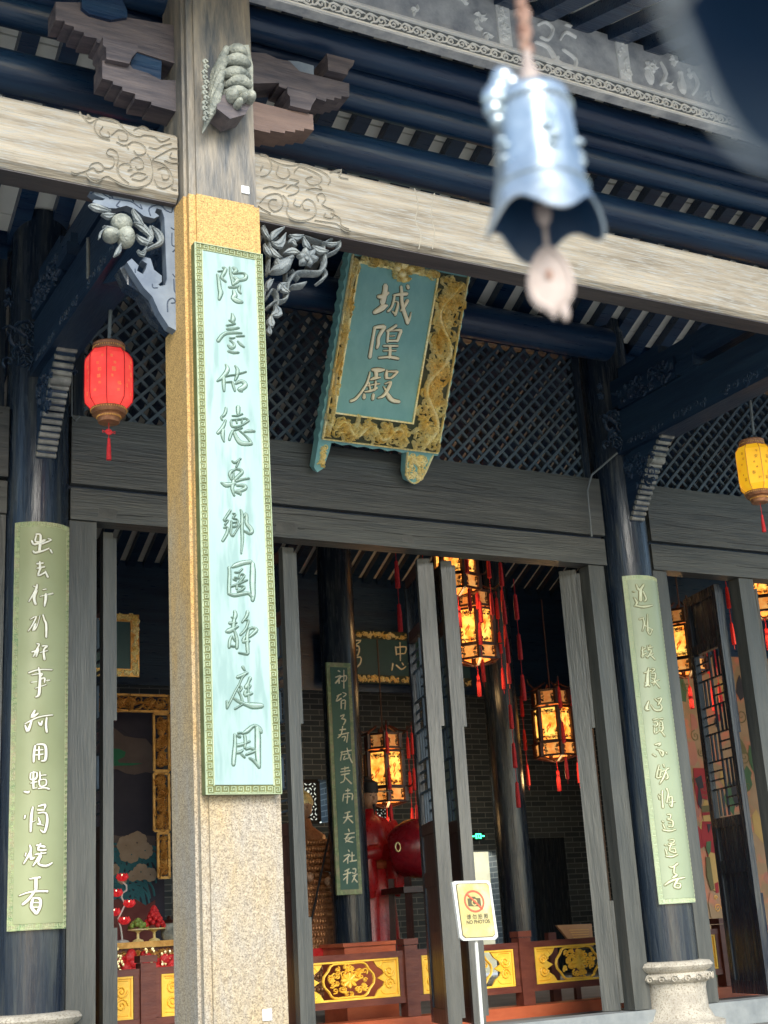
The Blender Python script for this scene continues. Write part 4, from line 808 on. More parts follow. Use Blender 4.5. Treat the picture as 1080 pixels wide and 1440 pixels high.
# feet of the plaque
for uc in (.02,.72):
    e_=MB().prism([(uc-.05,-.03),(uc-.03,-.18),(uc,-.24),(uc+.06,-.26),(uc+.12,-.20),(uc+.15,-.10),(uc+.17,-.03)] if uc>.5 else [(uc-.05,-.03),(uc-.05,-.22),(uc-.02,-.25),(uc+.02,-.22),(uc+.045,-.10),(uc+.05,-.03)],pm,-.10,-.02).build('foot',M['teal'],pq)
    s_=MB(); scrollfill(s_,lambda a,b,h:pm(a,b,-.02+h),uc-.03,-.23,uc+(.13 if uc>.5 else .03),-.03,50 if uc>.5 else 18,.06,.010,.02,R); s_.build('gilded_scroll',M['gold'],e_,smooth=True,kind='stuff')
    if uc>.5:
        m=MB(); m.ridge([(uc-.045,-.03,.012),(uc-.03,-.17,.012),(uc+.0,-.23,.012),(uc+.06,-.25,.012),(uc+.115,-.19,.012),(uc+.145,-.10,.012),(uc+.165,-.03,.012)],lambda a,b,h:pm(a,b,-.02+h),.02); m.build('gold_rim',M['gold'],e_)
# ================================================================== DOOR LEAVES
def text_mesh(body,size,mp,h,mt,name,parent,cx,cy,ext=0):
    c=bpy.data.curves.new(name,'FONT'); c.body=body; c.size=size; c.align_x='CENTER'; c.align_y='CENTER'; c.offset=ext
    o=bpy.data.objects.new(name,c); S.collection.objects.link(o); dg=bpy.context.evaluated_depsgraph_get(); me=o.evaluated_get(dg).to_mesh()
    m=MB(); m.add([mp(cx+v_.co.x,cy+v_.co.y,h) for v_ in me.vertices],[tuple(p.vertices) for p in me.polygons]); o.evaluated_get(dg).to_mesh_clear()
    bpy.data.objects.remove(o); bpy.data.curves.remove(c)
    return m.build(name,M[mt],parent)
def door_leaf(x,y,ang,label,sw=.07,pane=None,w_=.62,face='doorbrown',zb=.97,H=3.23,hinge=0,front='greyz'):
    e=empty('door_leaf',(x,y,zb),label,'door','folding lattice door leaves standing open')
    ca,sa=math.cos(math.radians(ang)),math.sin(math.radians(ang))
    def T(a,b,z): return (x+a*ca+b*sa, y-a*sa+b*ca, zb+z)     # a across the thickness, b along the leaf
    def bx(a0,a1,b0,b1,z0,z1,name,mt,par=e):
        m=MB(); m.add([T(a,b,z) for z in (z0,z1) for a,b in ((a0,b0),(a1,b0),(a1,b1),(a0,b1))],[(3,2,1,0),(4,5,6,7),(0,1,5,4),(1,2,6,5),(2,3,7,6),(3,0,4,7)]); return m.build(name,M[mt],par)
    bx(-sw/2,sw/2,0,.07,0,H,'stile',front); bx(-.025,.025,w_-.07,w_,0,H,'stile','darkz')
    for z0,z1 in ((0,.10),(.92,1.02),(1.28,1.36),(2.72,2.80),(H-.08,H)): bx(-.024,.024,.072,w_-.072,z0,z1,'rail',face)
    bx(-.012,.012,.072,w_-.072,.10,.92,'lower_panel',face); bx(-.012,.012,.072,w_-.072,1.02,1.28,'middle_panel',face); bx(-.012,.012,.072,w_-.072,2.80,H-.08,'top_panel','darkz')
    # lattice of offset rectangles
    b0,b1=.075,w_-.075; z0,z1=1.365,2.715; nc,nz=2,6; db=(b1-b0)/nc; dz=(z1-z0)/nz; t=.013; lm='darkz' if face!='doorbrown' else 'lat'
    for i in range(1,nz): bx(-.009,.009,b0,b1,z0+i*dz-t/2,z0+i*dz+t/2,'lattice_bar',lm)
    for j in range(1,nc):
        for i in range(nz): bx(-.0085,.0085,b0+j*db-t/2,b0+j*db+t/2,z0+i*dz+t/2,z0+(i+1)*dz-t/2,'lattice_bar',lm)
    for i in range(nz):
        for j in range(nc):
            c0,c1=b0+j*db+t/2,b0+(j+1)*db-t/2; e0,e1=z0+i*dz+t/2,z0+(i+1)*dz-t/2
            for q_ in (1/3,2/3):
                if (i+j)%2: bx(-.008,.008,c0+(c1-c0)*q_-t/2,c0+(c1-c0)*q_+t/2,e0,e1,'lattice_bar',lm)
                else: bx(-.008,.008,c0,c1,e0+(e1-e0)*q_-t/2,e0+(e1-e0)*q_+t/2,'lattice_bar',lm)
    if pane: bx(.004,.008,b0,b1,z0,z1,'pane',pane)
    # latch-side cover strip
    m=MB()
    bx(sw/2+.001,sw/2+.026,.012,.05,H*.62,H-.03,'cover_strip',front); bx(sw/2+.001,sw/2+.026,.012,.05,.05,.75,'cover_strip',front)
    return e
M['pane']=mat('greenish_translucent_pane',(.10,.15,.12),(.18,.24,.19),4,.3,bump=0)
door_leaf(2.60,8.39,0,'first open door leaf from the left, seen edge-on beside the left jamb',sw=.066)
door_leaf(3.885,8.39,0,'open door leaf seen edge-on just right of the front stone column',sw=.085)
door_leaf(4.972,8.39,18,'open door leaf with dark lattice and brown lower panels, left one of the middle pair',sw=.095,w_=.66)
door_leaf(5.172,8.40,16,'open door leaf with pale green lattice panes, right one of the middle pair',sw=.085,pane='pane',w_=.60)
door_leaf(6.262,8.39,42,'open door leaf beside the right jamb of the middle doorway',sw=.13)
door_leaf(7.17,8.40,42,'thin open door leaf just right of the right round column',sw=.06)
def leaf_between(pa,pb,label):
    ang=math.degrees(math.atan2(pb[0]-pa[0],pb[1]-pa[1])); w_=math.hypot(pb[0]-pa[0],pb[1]-pa[1]); return door_leaf(pa[0],pa[1],ang,label,w_=w_,face='darkz',sw=.05,front='darkz')
e_=P(964,843,Y=8.97)[0]; leaf_between((7.80,8.42),(e_,8.97),'dark blue open door leaf with see-through lattice in the right narrow opening')
door_leaf(8.12,8.40,40,'door leaf edge at the far right, beyond the mullion',sw=.10)
# ================================================================== GAUZE LANTERNS
def gauze_lantern(c,label,mt,knot=True,rib='red'):
    x,y,z=c; e=empty('gauze_lantern',c,label,'lantern','small gauze lanterns hanging from the porch')
    r=.132
    MB().lathe([(r*.62,.175),(r*.78,.165),(r*.97,.13),(r,.10),(r,-.10),(r*.97,-.135),(r*.72,-.175)],c,8,PI/8).build('gauze_shade',M[mt],e)
    m=MB()
    for k in range(8):
        a=PI/8+k*PI/4; m.tube([(x+rr*math.cos(a),y+rr*math.sin(a),z+zz) for rr,zz in ((r*.64,.176),(r*.80,.167),(r*.99,.131),(r*1.02,.10),(r*1.02,-.10),(r*.99,-.136),(r*.73,-.177))],.0028,5)
    m.build('rib',M[rib],e)
    MB().lathe([(r*.58,.172),(r*.66,.174),(r*.68,.180),(r*.66,.206),(r*.70,.212),(r*.66,.22),(r*.3,.222)],c,24).build('top_cap',M['copper'],e,smooth=True)
    MB().lathe([(r*.74,-.174),(r*.78,-.18),(r*.74,-.19),(r*.68,-.205),(r*.70,-.21),(r*.52,-.215),(r*.47,-.235),(r*.49,-.24),(r*.44,-.256),(r*.2,-.257)],c,24).build('bottom_ring',M['copper'],e,smooth=True)
    m=MB()
    for k in range(44):
        a=2*PI*k/44
        for rr,zz in ((r*.675,.192),(r*.76,-.185),(r*.50,-.226)): m.ell((x+rr*math.cos(a),y+rr*math.sin(a),z+zz),(.004,.004,.006),5,4)
    m.build('filigree_beads',M['ogold'],e,kind='stuff')
    t=empty('tassel',c); t.parent=e; t.location=(0,0,0)
    MB().tube([(x,y,z-.255),(x,y,z-.36)],.002,5).build('cord',M['red'],t)
    if knot:
        m=MB(); m.ell((x,y,z-.31),(.022,.008,.018),10,6); m.tube([(x-.02,y,z-.31),(x-.036,y,z-.303),(x-.036,y,z-.317),(x-.02,y,z-.31)],.0025,5); m.tube([(x+.02,y,z-.31),(x+.036,y,z-.303),(x+.036,y,z-.317),(x+.02,y,z-.31)],.0025,5); m.build('knot',M['red'],t)
    MB().lathe([(.004,0),(.009,-.008),(.008,-.02),(.012,-.06),(.015,-.13),(.004,-.132)][::1],(x,y,z-.345),10).build('fringe',M['red'],t,smooth=True)
    # small printed lettering on the gauze, one character per spot
    R=random.Random(int(x*10)); chars='福壽平安吉祥如意喜財德和春富貴'
    for k in range(8):
        a0=PI/8+k*PI/4; a1=a0+PI/4; am=(a0+a1)/2
        if math.cos(am)*(x)+math.sin(am)*(y)>3: continue
        ap=r*math.cos(PI/8)+.0012; ux,uy=-math.sin(am),math.cos(am)
        def mp(u_,v_,h,ap=ap,am=am,ux=ux,uy=uy): return (x+(ap+h)*math.cos(am)+ux*u_,y+(ap+h)*math.sin(am)+uy*u_,z+v_)
        for j in range(6): text_mesh(R.choice(chars),R.choice((.018,.024,.030)),mp,0,'captiony' if mt=='redshade' else 'captiond','printed_character',e,R.uniform(-.03,.03),.10-j*.04)
    return e
M['captiony']=mat('faded_gold_print',(.95,.45,.12),(.98,.55,.2),30,.5,bump=0); M['captiond']=mat('brown_print',(.22,.12,.02),(.28,.16,.03),30,.5,bump=0)
ZL=P(153,535,Y=7.0)
gauze_lantern((ZL[0],7.0,ZL[2]),'small red gauze lantern with gold characters hanging at left beside the front column','redshade')
ZR=P(1062,660,Y=7.0)
gauze_lantern((ZR[0],7.0,ZR[2]),'small yellow gauze lantern with brown characters at the right edge','yelshade',knot=False,rib='ogold')
def cable(pts,label,r=.011): MB().tube(pts,r,8).build('lantern_cable',M['wire'],smooth=True,label=label,cat='cable')
q=lambda x,y,Y: tuple(P(x,y,Y=Y))
cable([q(124,335,6.8),q(124,392,6.8),q(130,400,6.9),q(152,405,7),q(156,425,7),q(153,487,7)],'grey cable dropping from the tie beam to the red lantern')
cable([q(1021,488,6.9),q(1029,535,6.9),q(1034,543,6.9),q(1048,548,7),q(1055,565,7),q(1060,612,7)],'grey bent cable dropping from the tie beam to the yellow lantern')
cable([q(868,637,8.05),q(832,668,8.12),q(826,690,8.14),q(831,745,8.14),q(832,755,8.14)],'thin cable stapled beside the right round column, below its bracket',.008)
cable([q(101,500,8.1),q(101,585,8.1),q(106,592,8.1),q(112,585,8.1)],'thin cable beside the left round column',.006)
# ================================================================== PALACE LANTERNS inside
def palace_lantern(px,py,Y,label,s=.88,tass=True,power=5,rot=.25):
    c=P(px,py,Y=Y); x,y,z=c; e=empty('palace_lantern',tuple(c),label,'lantern','lit wooden palace lanterns inside the hall')
    r=.27*s
    def ring(rr,z0,z1,mt,name,inner=0):
        for k in range(6):
            a=rot+k*PI/3; b=a+PI/3; p0=np.array([math.cos(a),math.sin(a)])*rr; p1=np.array([math.cos(b),math.sin(b)])*rr; mid=(p0+p1)/2; nn=mid/np.linalg.norm(mid); tt=(p1-p0)/np.linalg.norm(p1-p0); hw=np.linalg.norm(p1-p0)/2
            def mp(u_,v_,h): q_=mid+tt*u_+nn*h; return (x+q_[0],y+q_[1],z+v_*s)
            pn=MB().prism([(-hw*.70,z0),(hw*.70,z0),(hw*.70,z1),(-hw*.70,z1)],mp,-.012,-.004).build(name,M[mt],e)
            R=random.Random(k+int(z0*99)); g=MB(); H=(z1-z0)*s
            if math.cos(a+PI/6)*(-x)+math.sin(a+PI/6)*(-y)>-1.0 or True:
                # dark fretwork over the corners of the pane
                vv=lambda t:t
                def cornerfill(x0,x1,y0,y1,n): scrollfill(g,mp,x0,y0,x1,y1,n,.055,.007,.006,R)
                if H>.25: cornerfill(-hw*.8,hw*.8,z1-.09,z1,16); cornerfill(-hw*.8,hw*.8,z0,z0+.07,14); cornerfill(-hw*.8,-hw*.5,z0,z1,7); cornerfill(hw*.5,hw*.8,z0,z1,7)
                else: cornerfill(-hw*.8,-hw*.35,z0,z1,9); cornerfill(hw*.35,hw*.8,z0,z1,9)
                g.build('fretwork',M['frame_w'],pn,kind='stuff')
                if H>.25:
                    pt=MB(); 
                    for _ in range(4):
                        cx,cz=R.uniform(-hw*.25,hw*.25),R.uniform(z0+.12,z1-.14); pt.ridge([(cx-.02,cz-.03,.006),(cx+R.uniform(-.02,.02),cz,.02),(cx+.01,cz+.04,.005)],mp,.001)
                    pt.build('painted_motif',M['motif'],pn)
            fm_=MB()
            fm_.bar(mp(-hw,z0-.02,0),mp(-hw,z1+.02,0),.045,.045); fm_.bar(mp(-hw,z0-.015,0),mp(hw,z0-.015,0),.022,.026); fm_.bar(mp(-hw,z1+.015,0),mp(hw,z1+.015,0),.022,.026); fm_.build('frame',M['frame_w'],e)
    ring(r,-.22,.22,'glow','pane'); ring(r*1.08,-.42,-.27,'glowdim2','lower_pane'); ring(r*.92,.30,.46,'glowdim','upper_pane')
    for k in range(6):
        m=MB(); a=rot+k*PI/3; m.tube([(x+rr*s*math.cos(a),y+rr*s*math.sin(a),z+zz*s) for rr,zz in ((.10,.60),(.24,.52),(.34,.50),(.42,.56),(.44,.62))],.012,5); m.build('arm',M['frame_w'],e); m=MB(); m.tube([(x+rr*s*math.cos(a),y+rr*s*math.sin(a),z+zz*s) for rr,zz in ((.28,-.24),(.36,-.25),(.42,-.20))],.010,5); m.build('lower_arm',M['frame_w'],e); m=MB()
        m.bar((x+.30*s*math.cos(a),y+.30*s*math.sin(a),z-.44*s),(x+.05*math.cos(a),y+.05*math.sin(a),z-.50*s),.03,.02); m.build('strut',M['frame_w'],e)
    MB().tube([(x,y,z+.5*s),(x,y,z+1.6)],.01,6).build('hanging_rod',M['frame_w'],e)
    if tass:
        for k in (0,2,4,5):
            a=rot+k*PI/3; xx,yy=x+.43*s*math.cos(a),y+.43*s*math.sin(a); t=MB(); zz=z+.58*s
            for L0 in (.10,.52,.95):
                t.tube([(xx,yy,zz-L0+.10),(xx,yy,zz-L0)],.003,4); t.lathe([(.006,0),(.018,-.02),(.016,-.04),(.022,-.10),(.024,-.26),(.008,-.265)],(xx,yy,zz-L0),8)
                t.tube([(xx,yy,zz-L0-.26),(xx,yy,zz-L0-.32)],.003,4)
            t.build('tassel',M['red'],e,smooth=True)
        t=MB(); t.tube([(x,y,z-.5*s),(x,y,z-.62*s)],.003,4); t.lathe([(.006,0),(.02,-.02),(.017,-.04),(.024,-.12),(.026,-.26),(.008,-.265)],(x,y,z-.62*s),8); t.build('tassel',M['red'],e,smooth=True)
    l=bpy.data.lights.new('lantern_light','POINT'); l.energy=power; l.color=(1,.62,.25); l.shadow_soft_size=.1
    o=bpy.data.objects.new('lantern_light',l); S.collection.objects.link(o); o.parent=e; o.location=(0,0,-.62)
    return e
M['motif']=glowmat('lit_painted_motif',(.7,.10,.01),(.8,.18,.02),.35,12)
M['glowdim2']=glowmat('medium_lantern_pane',(.9,.25,.03),(1,.5,.14),.3,12)
palace_lantern(667,884,13.4,'lit palace lantern hanging in the middle doorway, below a half-hidden one',rot=.12)
palace_lantern(640,786,12.9,'lit palace lantern highest in the middle doorway, cut by the lintel',rot=.3)
palace_lantern(778,1020,14,'lit palace lantern hanging lowest at the right of the middle doorway, before brickwork',rot=.2)
palace_lantern(541,1083,14.7,'lit palace lantern above the drum, between the dark column and the door leaves',rot=.15)
palace_lantern(962,905,11.9,'lit palace lantern seen through the gap right of the right round column',rot=.05,s=.78)
palace_lantern(1068,818,11.5,'large lit palace lantern at the right edge, cut by the mullion',rot=.3)
for i,(px,py,Y,lb) in enumerate(((557,788,11,'pair of red tassels hanging under the lintel, left of the middle door leaves'),(724,835,11.5,'string of red tassels in front of the dark hall, right of the lanterns'),(703,790,12,'red tassel string just right of the highest lantern'),(717,990,12.5,'string of red tassels left of the lowest lantern'))):
    c=P(px,py,Y=Y); t=MB(); x,y,z=c
    for L0 in (0,.42,.84)[:2 if i==0 else 3]:
        t.tube([(x,y,z-L0+.16),(x,y,z-L0)],.003,4); t.lathe([(.006,0),(.02,-.02),(.017,-.04),(.023,-.10),(.025,-.27),(.008,-.275)],(x,y,z-L0),8)
    t.build('tassel_string',M['red'],smooth=True,label=lb,cat='tassel',group='red tassel strings hanging in the hall')
# ================================================================== INSIDE THE HALL
round_column(6.72,13.3,'dark inner column carrying the dark green couplet board','round columns inside the hall',base=False,z0=.9,z1=7.0)
round_column(9.25,14,'dark glossy inner column standing behind the no-photo sign','round columns inside the hall',base=False,z0=.9,z1=7.0)
zc_=P(500,812,Y=15.2)[2]
boxobj((-3.9,15.2,4.50),(8.9,15.3,zc_),'ceiling_board','dark',label='dark board under the hall roof behind the left and middle doors, rows of pale tiles above it',cat='board')
boxobj((8.903,15.2,4.50),(13.9,15.3,7.2),'ceiling_board','dark',label='dark board high in the hall above the brick wall at right',cat='board')
# green board on inner column: traced on its plane
YI=13.3-.235
gb=empty('couplet_board',(6.6,YI,2.0),'dark green couplet board with gilt characters on the inner column, seen through the doorway','couplet board','vertical couplet boards')
a,b,c_,d_=P(460,932,Y=YI),P(494,932,Y=YI),P(508,1258,Y=YI),P(473,1258,Y=YI); gx0,gx1,gz0,gz1=a[0],b[0],(c_[2]+d_[2])/2,(a[2]+b[2])/2
gx0,gx1=(a[0]+d_[0])/2,(b[0]+c_[0])/2
MB().box((gx0,YI,gz0),(gx1,YI+.03,gz1)).build('board',M['greenb'],gb); MB().box((gx0+.04,YI-.004,gz0+.05),(gx1-.04,YI,gz1-.05)).build('field',M['dgreen'],gb)
TI=[(380,760,4.909,"""470 900 12,480 905 8;450 945 8,490 935 12,450 985 12;475 950 12,475 985 14;490 940 8,525 935 10,520 970 8,492 970 8;508 895 6,508 1020 10|460 1075 8,490 1060 8;475 1065 10,455 1110 8,490 1090 12;500 1050 6,525 1060 8,505 1080 8;490 1110 10,490 1160 10;495 1105 8,518 1105 10,515 1165 10;498 1125 5,515 1122 5"""),
(380,1000,4.909,"""485 35 8,510 25 10,500 45 8,490 52 8,520 60 12,505 95 8|480 130 8,520 125 10;500 105 8,490 160 10,465 185 6;470 165 8,540 150 10;495 180 8,520 175 10,510 205 8;535 160 8,528 215 10|495 280 10,485 340 10;485 285 6,560 270 10;500 300 6,530 295 8;515 310 8,505 335 8,530 325 6;530 255 8,540 300 10,565 355 12;550 300 8,535 330 6|
490 400 8,540 390 10;515 385 8,515 420 10;485 420 8,550 410 8;490 440 10,545 430 10;515 435 10,510 480 8,485 495 8;520 460 8,560 500 12|520 550 8,550 545 8;535 535 8,535 560 8;505 580 8,500 620 10;505 575 8,565 570 10,565 610 12;515 595 6,550 590 8;535 580 8,530 635 10|515 705 8,550 695 10;505 735 8,565 725 10;535 700 10,530 740 12,505 775 8;535 735 8,570 770 12|
540 815 10,545 830 8;515 850 8,580 840 10;545 845 10,520 890 10,570 905 10;565 870 10,520 905 8;510 880 6,580 870 8|540 960 10,545 970 8;510 1000 8,550 990 10,505 1040 8;535 1010 10,535 1050 10;565 975 8,565 1035 12;555 1000 8,580 995 8;550 1038 8,595 1030 10|545 1090 10,515 1105 8;505 1130 8,555 1115 10;535 1100 12,530 1190 12;530 1140 8,505 1165 8;570 1090 8,590 1090 10,585 1120 8,565 1115 8;570 1140 8,600 1125 8;590 1130 10,565 1180 8;575 1150 8,600 1180 12""")]
for ox,oy,kk,s_ in TI:
    for ch in s_.split('|'):
        t=MB()
        for st in onplane(strokes(ch,ox,oy,kk),YI-.005): t.ridge([(a,b,c*.9) for a,b,c in st],planeY(YI-.005),.006,.7)
        t.build('character',M['goldtxt'],gb,smooth=True)
# big inner plaque 勇 … 忠
YQ=15.0; A=P(455,884,Y=YQ); B=P(568,962,Y=YQ)
ip=empty('inner_plaque',((A[0]+B[0])/2,YQ,B[2]),'wide dark teal plaque with gilt characters and gold edge strips high inside the hall','plaque')
x1=B[0]+1.0
MB().box((A[0],YQ,B[2]),(x1,YQ+.06,A[2])).build('board',M['darkteal'],ip); R=random.Random(4)
for z0,z1 in ((B[2],B[2]+.10),(A[2]-.10,A[2])):
    g=MB().box((A[0],YQ-.02,z0),(x1,YQ,z1)).build('edge_strip',M['golddk'],ip); s_=MB(); scrollfill(s_,planeY(YQ-.02),A[0],z0,x1,z1,150,.07,.012,.02,R); s_.build('gilded_scroll',M['gold'],g,smooth=True,kind='stuff')
for ch in ("550 695 8,625 690 10,590 720 8;560 735 8,560 780 10;560 735 8,610 730 12,605 790 12,560 795 8;565 760 6,600 755 8;555 820 8,620 805 10,620 850 12,580 890 10;590 790 12,565 860 10,545 880 6","865 735 12,870 790 10;865 740 8,935 735 10,930 780 8;870 785 8,930 780 8;895 705 8,898 830 8;845 850 14,838 895 10;870 860 12,905 890 12,935 870 6;955 850 10,965 870 10;910 845 8,918 860 8"):
    t=MB()
    for st in onplane(strokes(ch,380,760,4.909),YQ-.002): t.ridge([(a,b,c*.9) for a,b,c in st],planeY(YQ-.002),.012,.7)
    t.build('character',M['goldtxt'],ip)
# half-hidden framed plaque at left
YG=11.0; A=P(130,862,Y=YG); B=P(195,865,Y=YG); C_=P(187,952,Y=YG)
gp=empty('gilt_framed_plaque',(3.5,YG,C_[2]),'dark teal plaque in a carved gold frame, half hidden behind the left door leaf','plaque')
x0,x1,z0,z1=B[0]-.6,B[0],C_[2],B[2]; MB().box((x0,YG,z0),(x1,YG+.04,z1)).build('board',M['darkteal'],gp)
s_=MB(); 
for a0,b0,a1,b1 in ((x0,z1-.06,x1,z1),(x0,z0,x1,z0+.06),(x1-.07,z0,x1,z1)): scrollfill(s_,planeY(YG-.008),a0,b0,a1,b1,int(300*(a1-a0+b1-b0)*.35),.055,.010,.02,R)
g=MB(); g.box((x0,YG-.01,z1-.065),(x1,YG,z1)); g.box((x0,YG-.01,z0),(x1,YG,z0+.065)); g.box((x1-.075,YG-.01,z0+.066),(x1,YG,z1-.066)); g=g.build('frame',M['ogold'],gp); s_.build('gilded_scroll',M['gold'],g,kind='stuff')
# painted sea mural with gold openwork surround
YM=14.0
A=P(150,975,Y=YM); B=P(228,975,Y=YM); Cb=P(228,1335,Y=YM)
mu=empty('sea_mural',(4.6,YM,1.6),'dark painted screen of mountains, curling white clouds and teal waves behind the altar','painting')
M['mu0']=mat('mural_dark_ground',(.025,.025,.05),(.05,.045,.07),2,.7,bump=0); M['mu1']=mat('mural_brown_mountain',(.12,.09,.09),(.17,.13,.12),3,.7,bump=0); M['mu2']=mat('mural_teal_wave',(.02,.13,.17),(.04,.20,.24),5,.7,bump=0); M['mu3']=mat('mural_tan_cloud',(.38,.28,.20),(.48,.37,.28),6,.7,bump=0); M['mu4']=mat('mural_green_band',(.02,.16,.09),(.03,.22,.12),6,.7,bump=0); M['mu5']=mat('mural_red_ground',(.16,.03,.03),(.22,.06,.05),6,.7,bump=0)
MB().box((A[0]-.8,YM,.9),(B[0],YM+.05,A[2])).build('panel',M['mu0'],mu)
def patch(pts,Y,mt,name,par,ox=130,oy=960,kk=5.33,d=.004): return MB().prism(pxpoly(pts,ox,oy,kk,Y-d),planeY(Y-d),0,-d*.8).build(name,M[mt],par)
patch([(60,240),(160,270),(240,280),(330,255),(400,270),(470,262),(470,470),(440,420),(380,400),(300,410),(230,360),(160,330),(60,300)],YM,'mu0','far_mountain',mu)
patch([(60,320),(160,335),(240,400),(330,415),(400,420),(470,500),(470,680),(400,670),(320,690),(250,680),(190,650),(60,640)],YM,'mu1','brown_mountain',mu,d=.008)
patch([(60,490),(200,495),(250,520),(240,555),(190,580),(200,600),(380,605),(300,620),(60,625)],YM,'mu4','green_cloud_band',mu,d=.014)
patch([(60,1120),(200,1150),(300,1140),(470,1150),(470,1300),(60,1330)],YM,'mu1','brown_haze',mu,d=.008)
m=MB()
R=random.Random(9); fM=planeY(YM-.016)
for (cx,cy,r0) in ((250,1220,70),(330,1200,80),(390,1260,60),(290,1290,60),(240,1300,40),(160,1400,40),(360,1420,60),(430,1440,50),(300,1450,40),(220,1470,40)):
    p=P(130+cx/5.33,960+cy/5.33,Y=YM); q_=P(130+(cx+r0)/5.33,960+cy/5.33,Y=YM); r0=abs(q_[0]-p[0])
    for k in range(7): a=k*.9+cx; m.ell((p[0]+r0*.55*math.cos(a),YM-.016,p[2]+r0*.55*math.sin(a)),(r0*.5,.004,r0*.5),10,4)
m.build('curling_cloud',M['mu3'],mu)
m=MB()
for k in range(26):
    cx,cy=R.uniform(60,470),R.uniform(1340,1700); 
    if cy>1600 and cx<0: continue
    p=P(130+cx/5.33,960+cy/5.33,Y=YM)
    for j in range(3): m.ridge([(p[0]+(.03+.03*j)*2*math.cos(t),p[2]+(.03+.03*j)*2*math.sin(t),.022) for t in (0,.5,1,1.5,2,2.6,3.14)],planeY(YM-.008),.003)
m.build('teal_wave',M['mu2'],mu)
patch([(60,1640),(200,1620),(260,1680),(320,1620),(400,1670),(470,1630),(470,2050),(60,2050)],YM,'mu5','red_rock',mu,d=.02)
gs=empty('gilt_openwork_surround',(4.9,13.6,2.9),'orange-gilt openwork surround of dragons and scrolls framing the sea mural','carving'); YS=13.6
def rectpx(x0,y0,x1,y1): a=P(x0,y0,Y=YS); b=P(x1,y1,Y=YS); return a[0],b[2],b[0],a[2]
for (x0,y0,x1,y1),n in (((130,976,238,1001),150),((216,1004,238,1084),110),((216,1088,238,1168),110),((222,1172,238,1234),60)):
    r4=rectpx(x0,y0,x1,y1); m=MB(); scrollfill(m,planeY(YS),*r4,int(n*.42),.15,.016,.03,R); a0,b0,a1,b1=r4
    for p_,q_ in (((a0,b0),(a1,b0)),((a0,b1),(a1,b1)),((a0,b0),(a0,b1)),((a1,b0),(a1,b1))): m.bar((p_[0],YS,p_[1]),(q_[0],YS,q_[1]),.025,.025)
    m.build('openwork_panel',M['ogold'],gs)
MB().box((P(241,1000,Y=YS)[0],YS-.05,.9),(P(252,1000,Y=YS)[0]+.05,YS+.05,4.9)).build('post',M['dark'],gs)
# altar table
YA=11.8; A=P(150,1327,Y=YA); B=P(262,1327,Y=YA)
at=empty('altar_table',((A[0]+B[0])/2,YA+.3,.9),'red altar table with gold edge carrying offerings, behind the left railing','table')
MB().box((A[0],YA,A[2]-.05),(B[0]+.4,YA+.7,A[2])).build('tabletop',M['ogold'],at); MB().box((A[0],YA+.05,.9),(B[0]+.4,YA+.65,A[2]-.052)).build('apron',M['redrail'],at)
m=MB(); scrollfill(m,planeY(YA+.048),A[0],A[2]-.17,B[0]+.3,A[2]-.06,60,.07,.012,.02,R); m.build('apron_carving',M['ogold'],at,kind='stuff')
def atpx(x,y,Y): return P(x,y,Y=Y)
# lotus lamp
zt=A[2]
lp=empty('lotus_lamp',tuple(atpx(172,1326,YA+.1)),'white curling stem lamp with five lit red lotus flowers on the altar','lamp')
st=[(172,1322),(170,1305),(166,1292),(172,1280),(176,1272),(171,1262),(172,1256),(178,1252),(178,1245),(172,1240),(170,1236)]
MB().tube([tuple(atpx(x,y,YA+.1)) for x,y in st],.008,6).build('stem',M['white'],lp,smooth=True); c=atpx(172,1323,YA+.1); MB().lathe([(.06,0),(.05,.015),(.015,.025)],(c[0],c[1],zt+.001),14).build('lamp_base',M['white'],lp)
for x,y in ((172,1235),(164,1257),(182,1272),(161,1284),(175,1296)):
    c=atpx(x,y,YA+.08); m=MB()
    for k in range(8):
        a=k*PI/4; p0=Vector((c[0]+.012*math.cos(a),c[1]+.012*math.sin(a),c[2]-.02)); p1_=Vector((c[0]+.042*math.cos(a),c[1]+.042*math.sin(a),c[2]+.012)); p2_=Vector((c[0]+.040*math.cos(a),c[1]+.040*math.sin(a),c[2]+.042))
        m.tube([p0,(p0+p1_)/2,p1_,p2_],[.008,.016,.017,.002],6)
    fl=m.build('lotus_flower',M['petal'],lp,smooth=True); m=MB(); m.ell((c[0],c[1],c[2]+.012),(.018,.018,.022),8,6); m.build('glowing_heart',M['bulb'],fl)
def cone_dish(x,y,name,label,cat,mt,n=26,r=.09,h=.12):
    c=atpx(x,y,YA+.12); e=empty(name,(c[0],c[1],zt),label,cat)
    MB().lathe([(.05,0),(.045,.012),(.012,.025),(.012,.07),(.03,.085),(r,.095),(r*.95,.105),(.01,.106)],(c[0],c[1],zt+.001),18).build('gilt_stand',M['gold'],e,smooth=True)
    m=MB(); 
    for k in range(n):
        t=k/n; a=k*2.4; rr=r*.85*(1-t); m.ell((c[0]+rr*math.cos(a),c[1]+rr*math.sin(a),zt+.12+t*h),(.024,.024,.024),7,5)
    m.build('petals',M[mt],e,smooth=True)
cone_dish(194,1320,'green_lotus_dish','green glazed lotus on a gilt stand beside the lotus lamp on the altar','ornament','petgreen',16,.09,.06)
cone_dish(217,1318,'fruit_pyramid','red pyramid of offerings on a gilt stand on the altar','offering','silk',34,.10,.16)
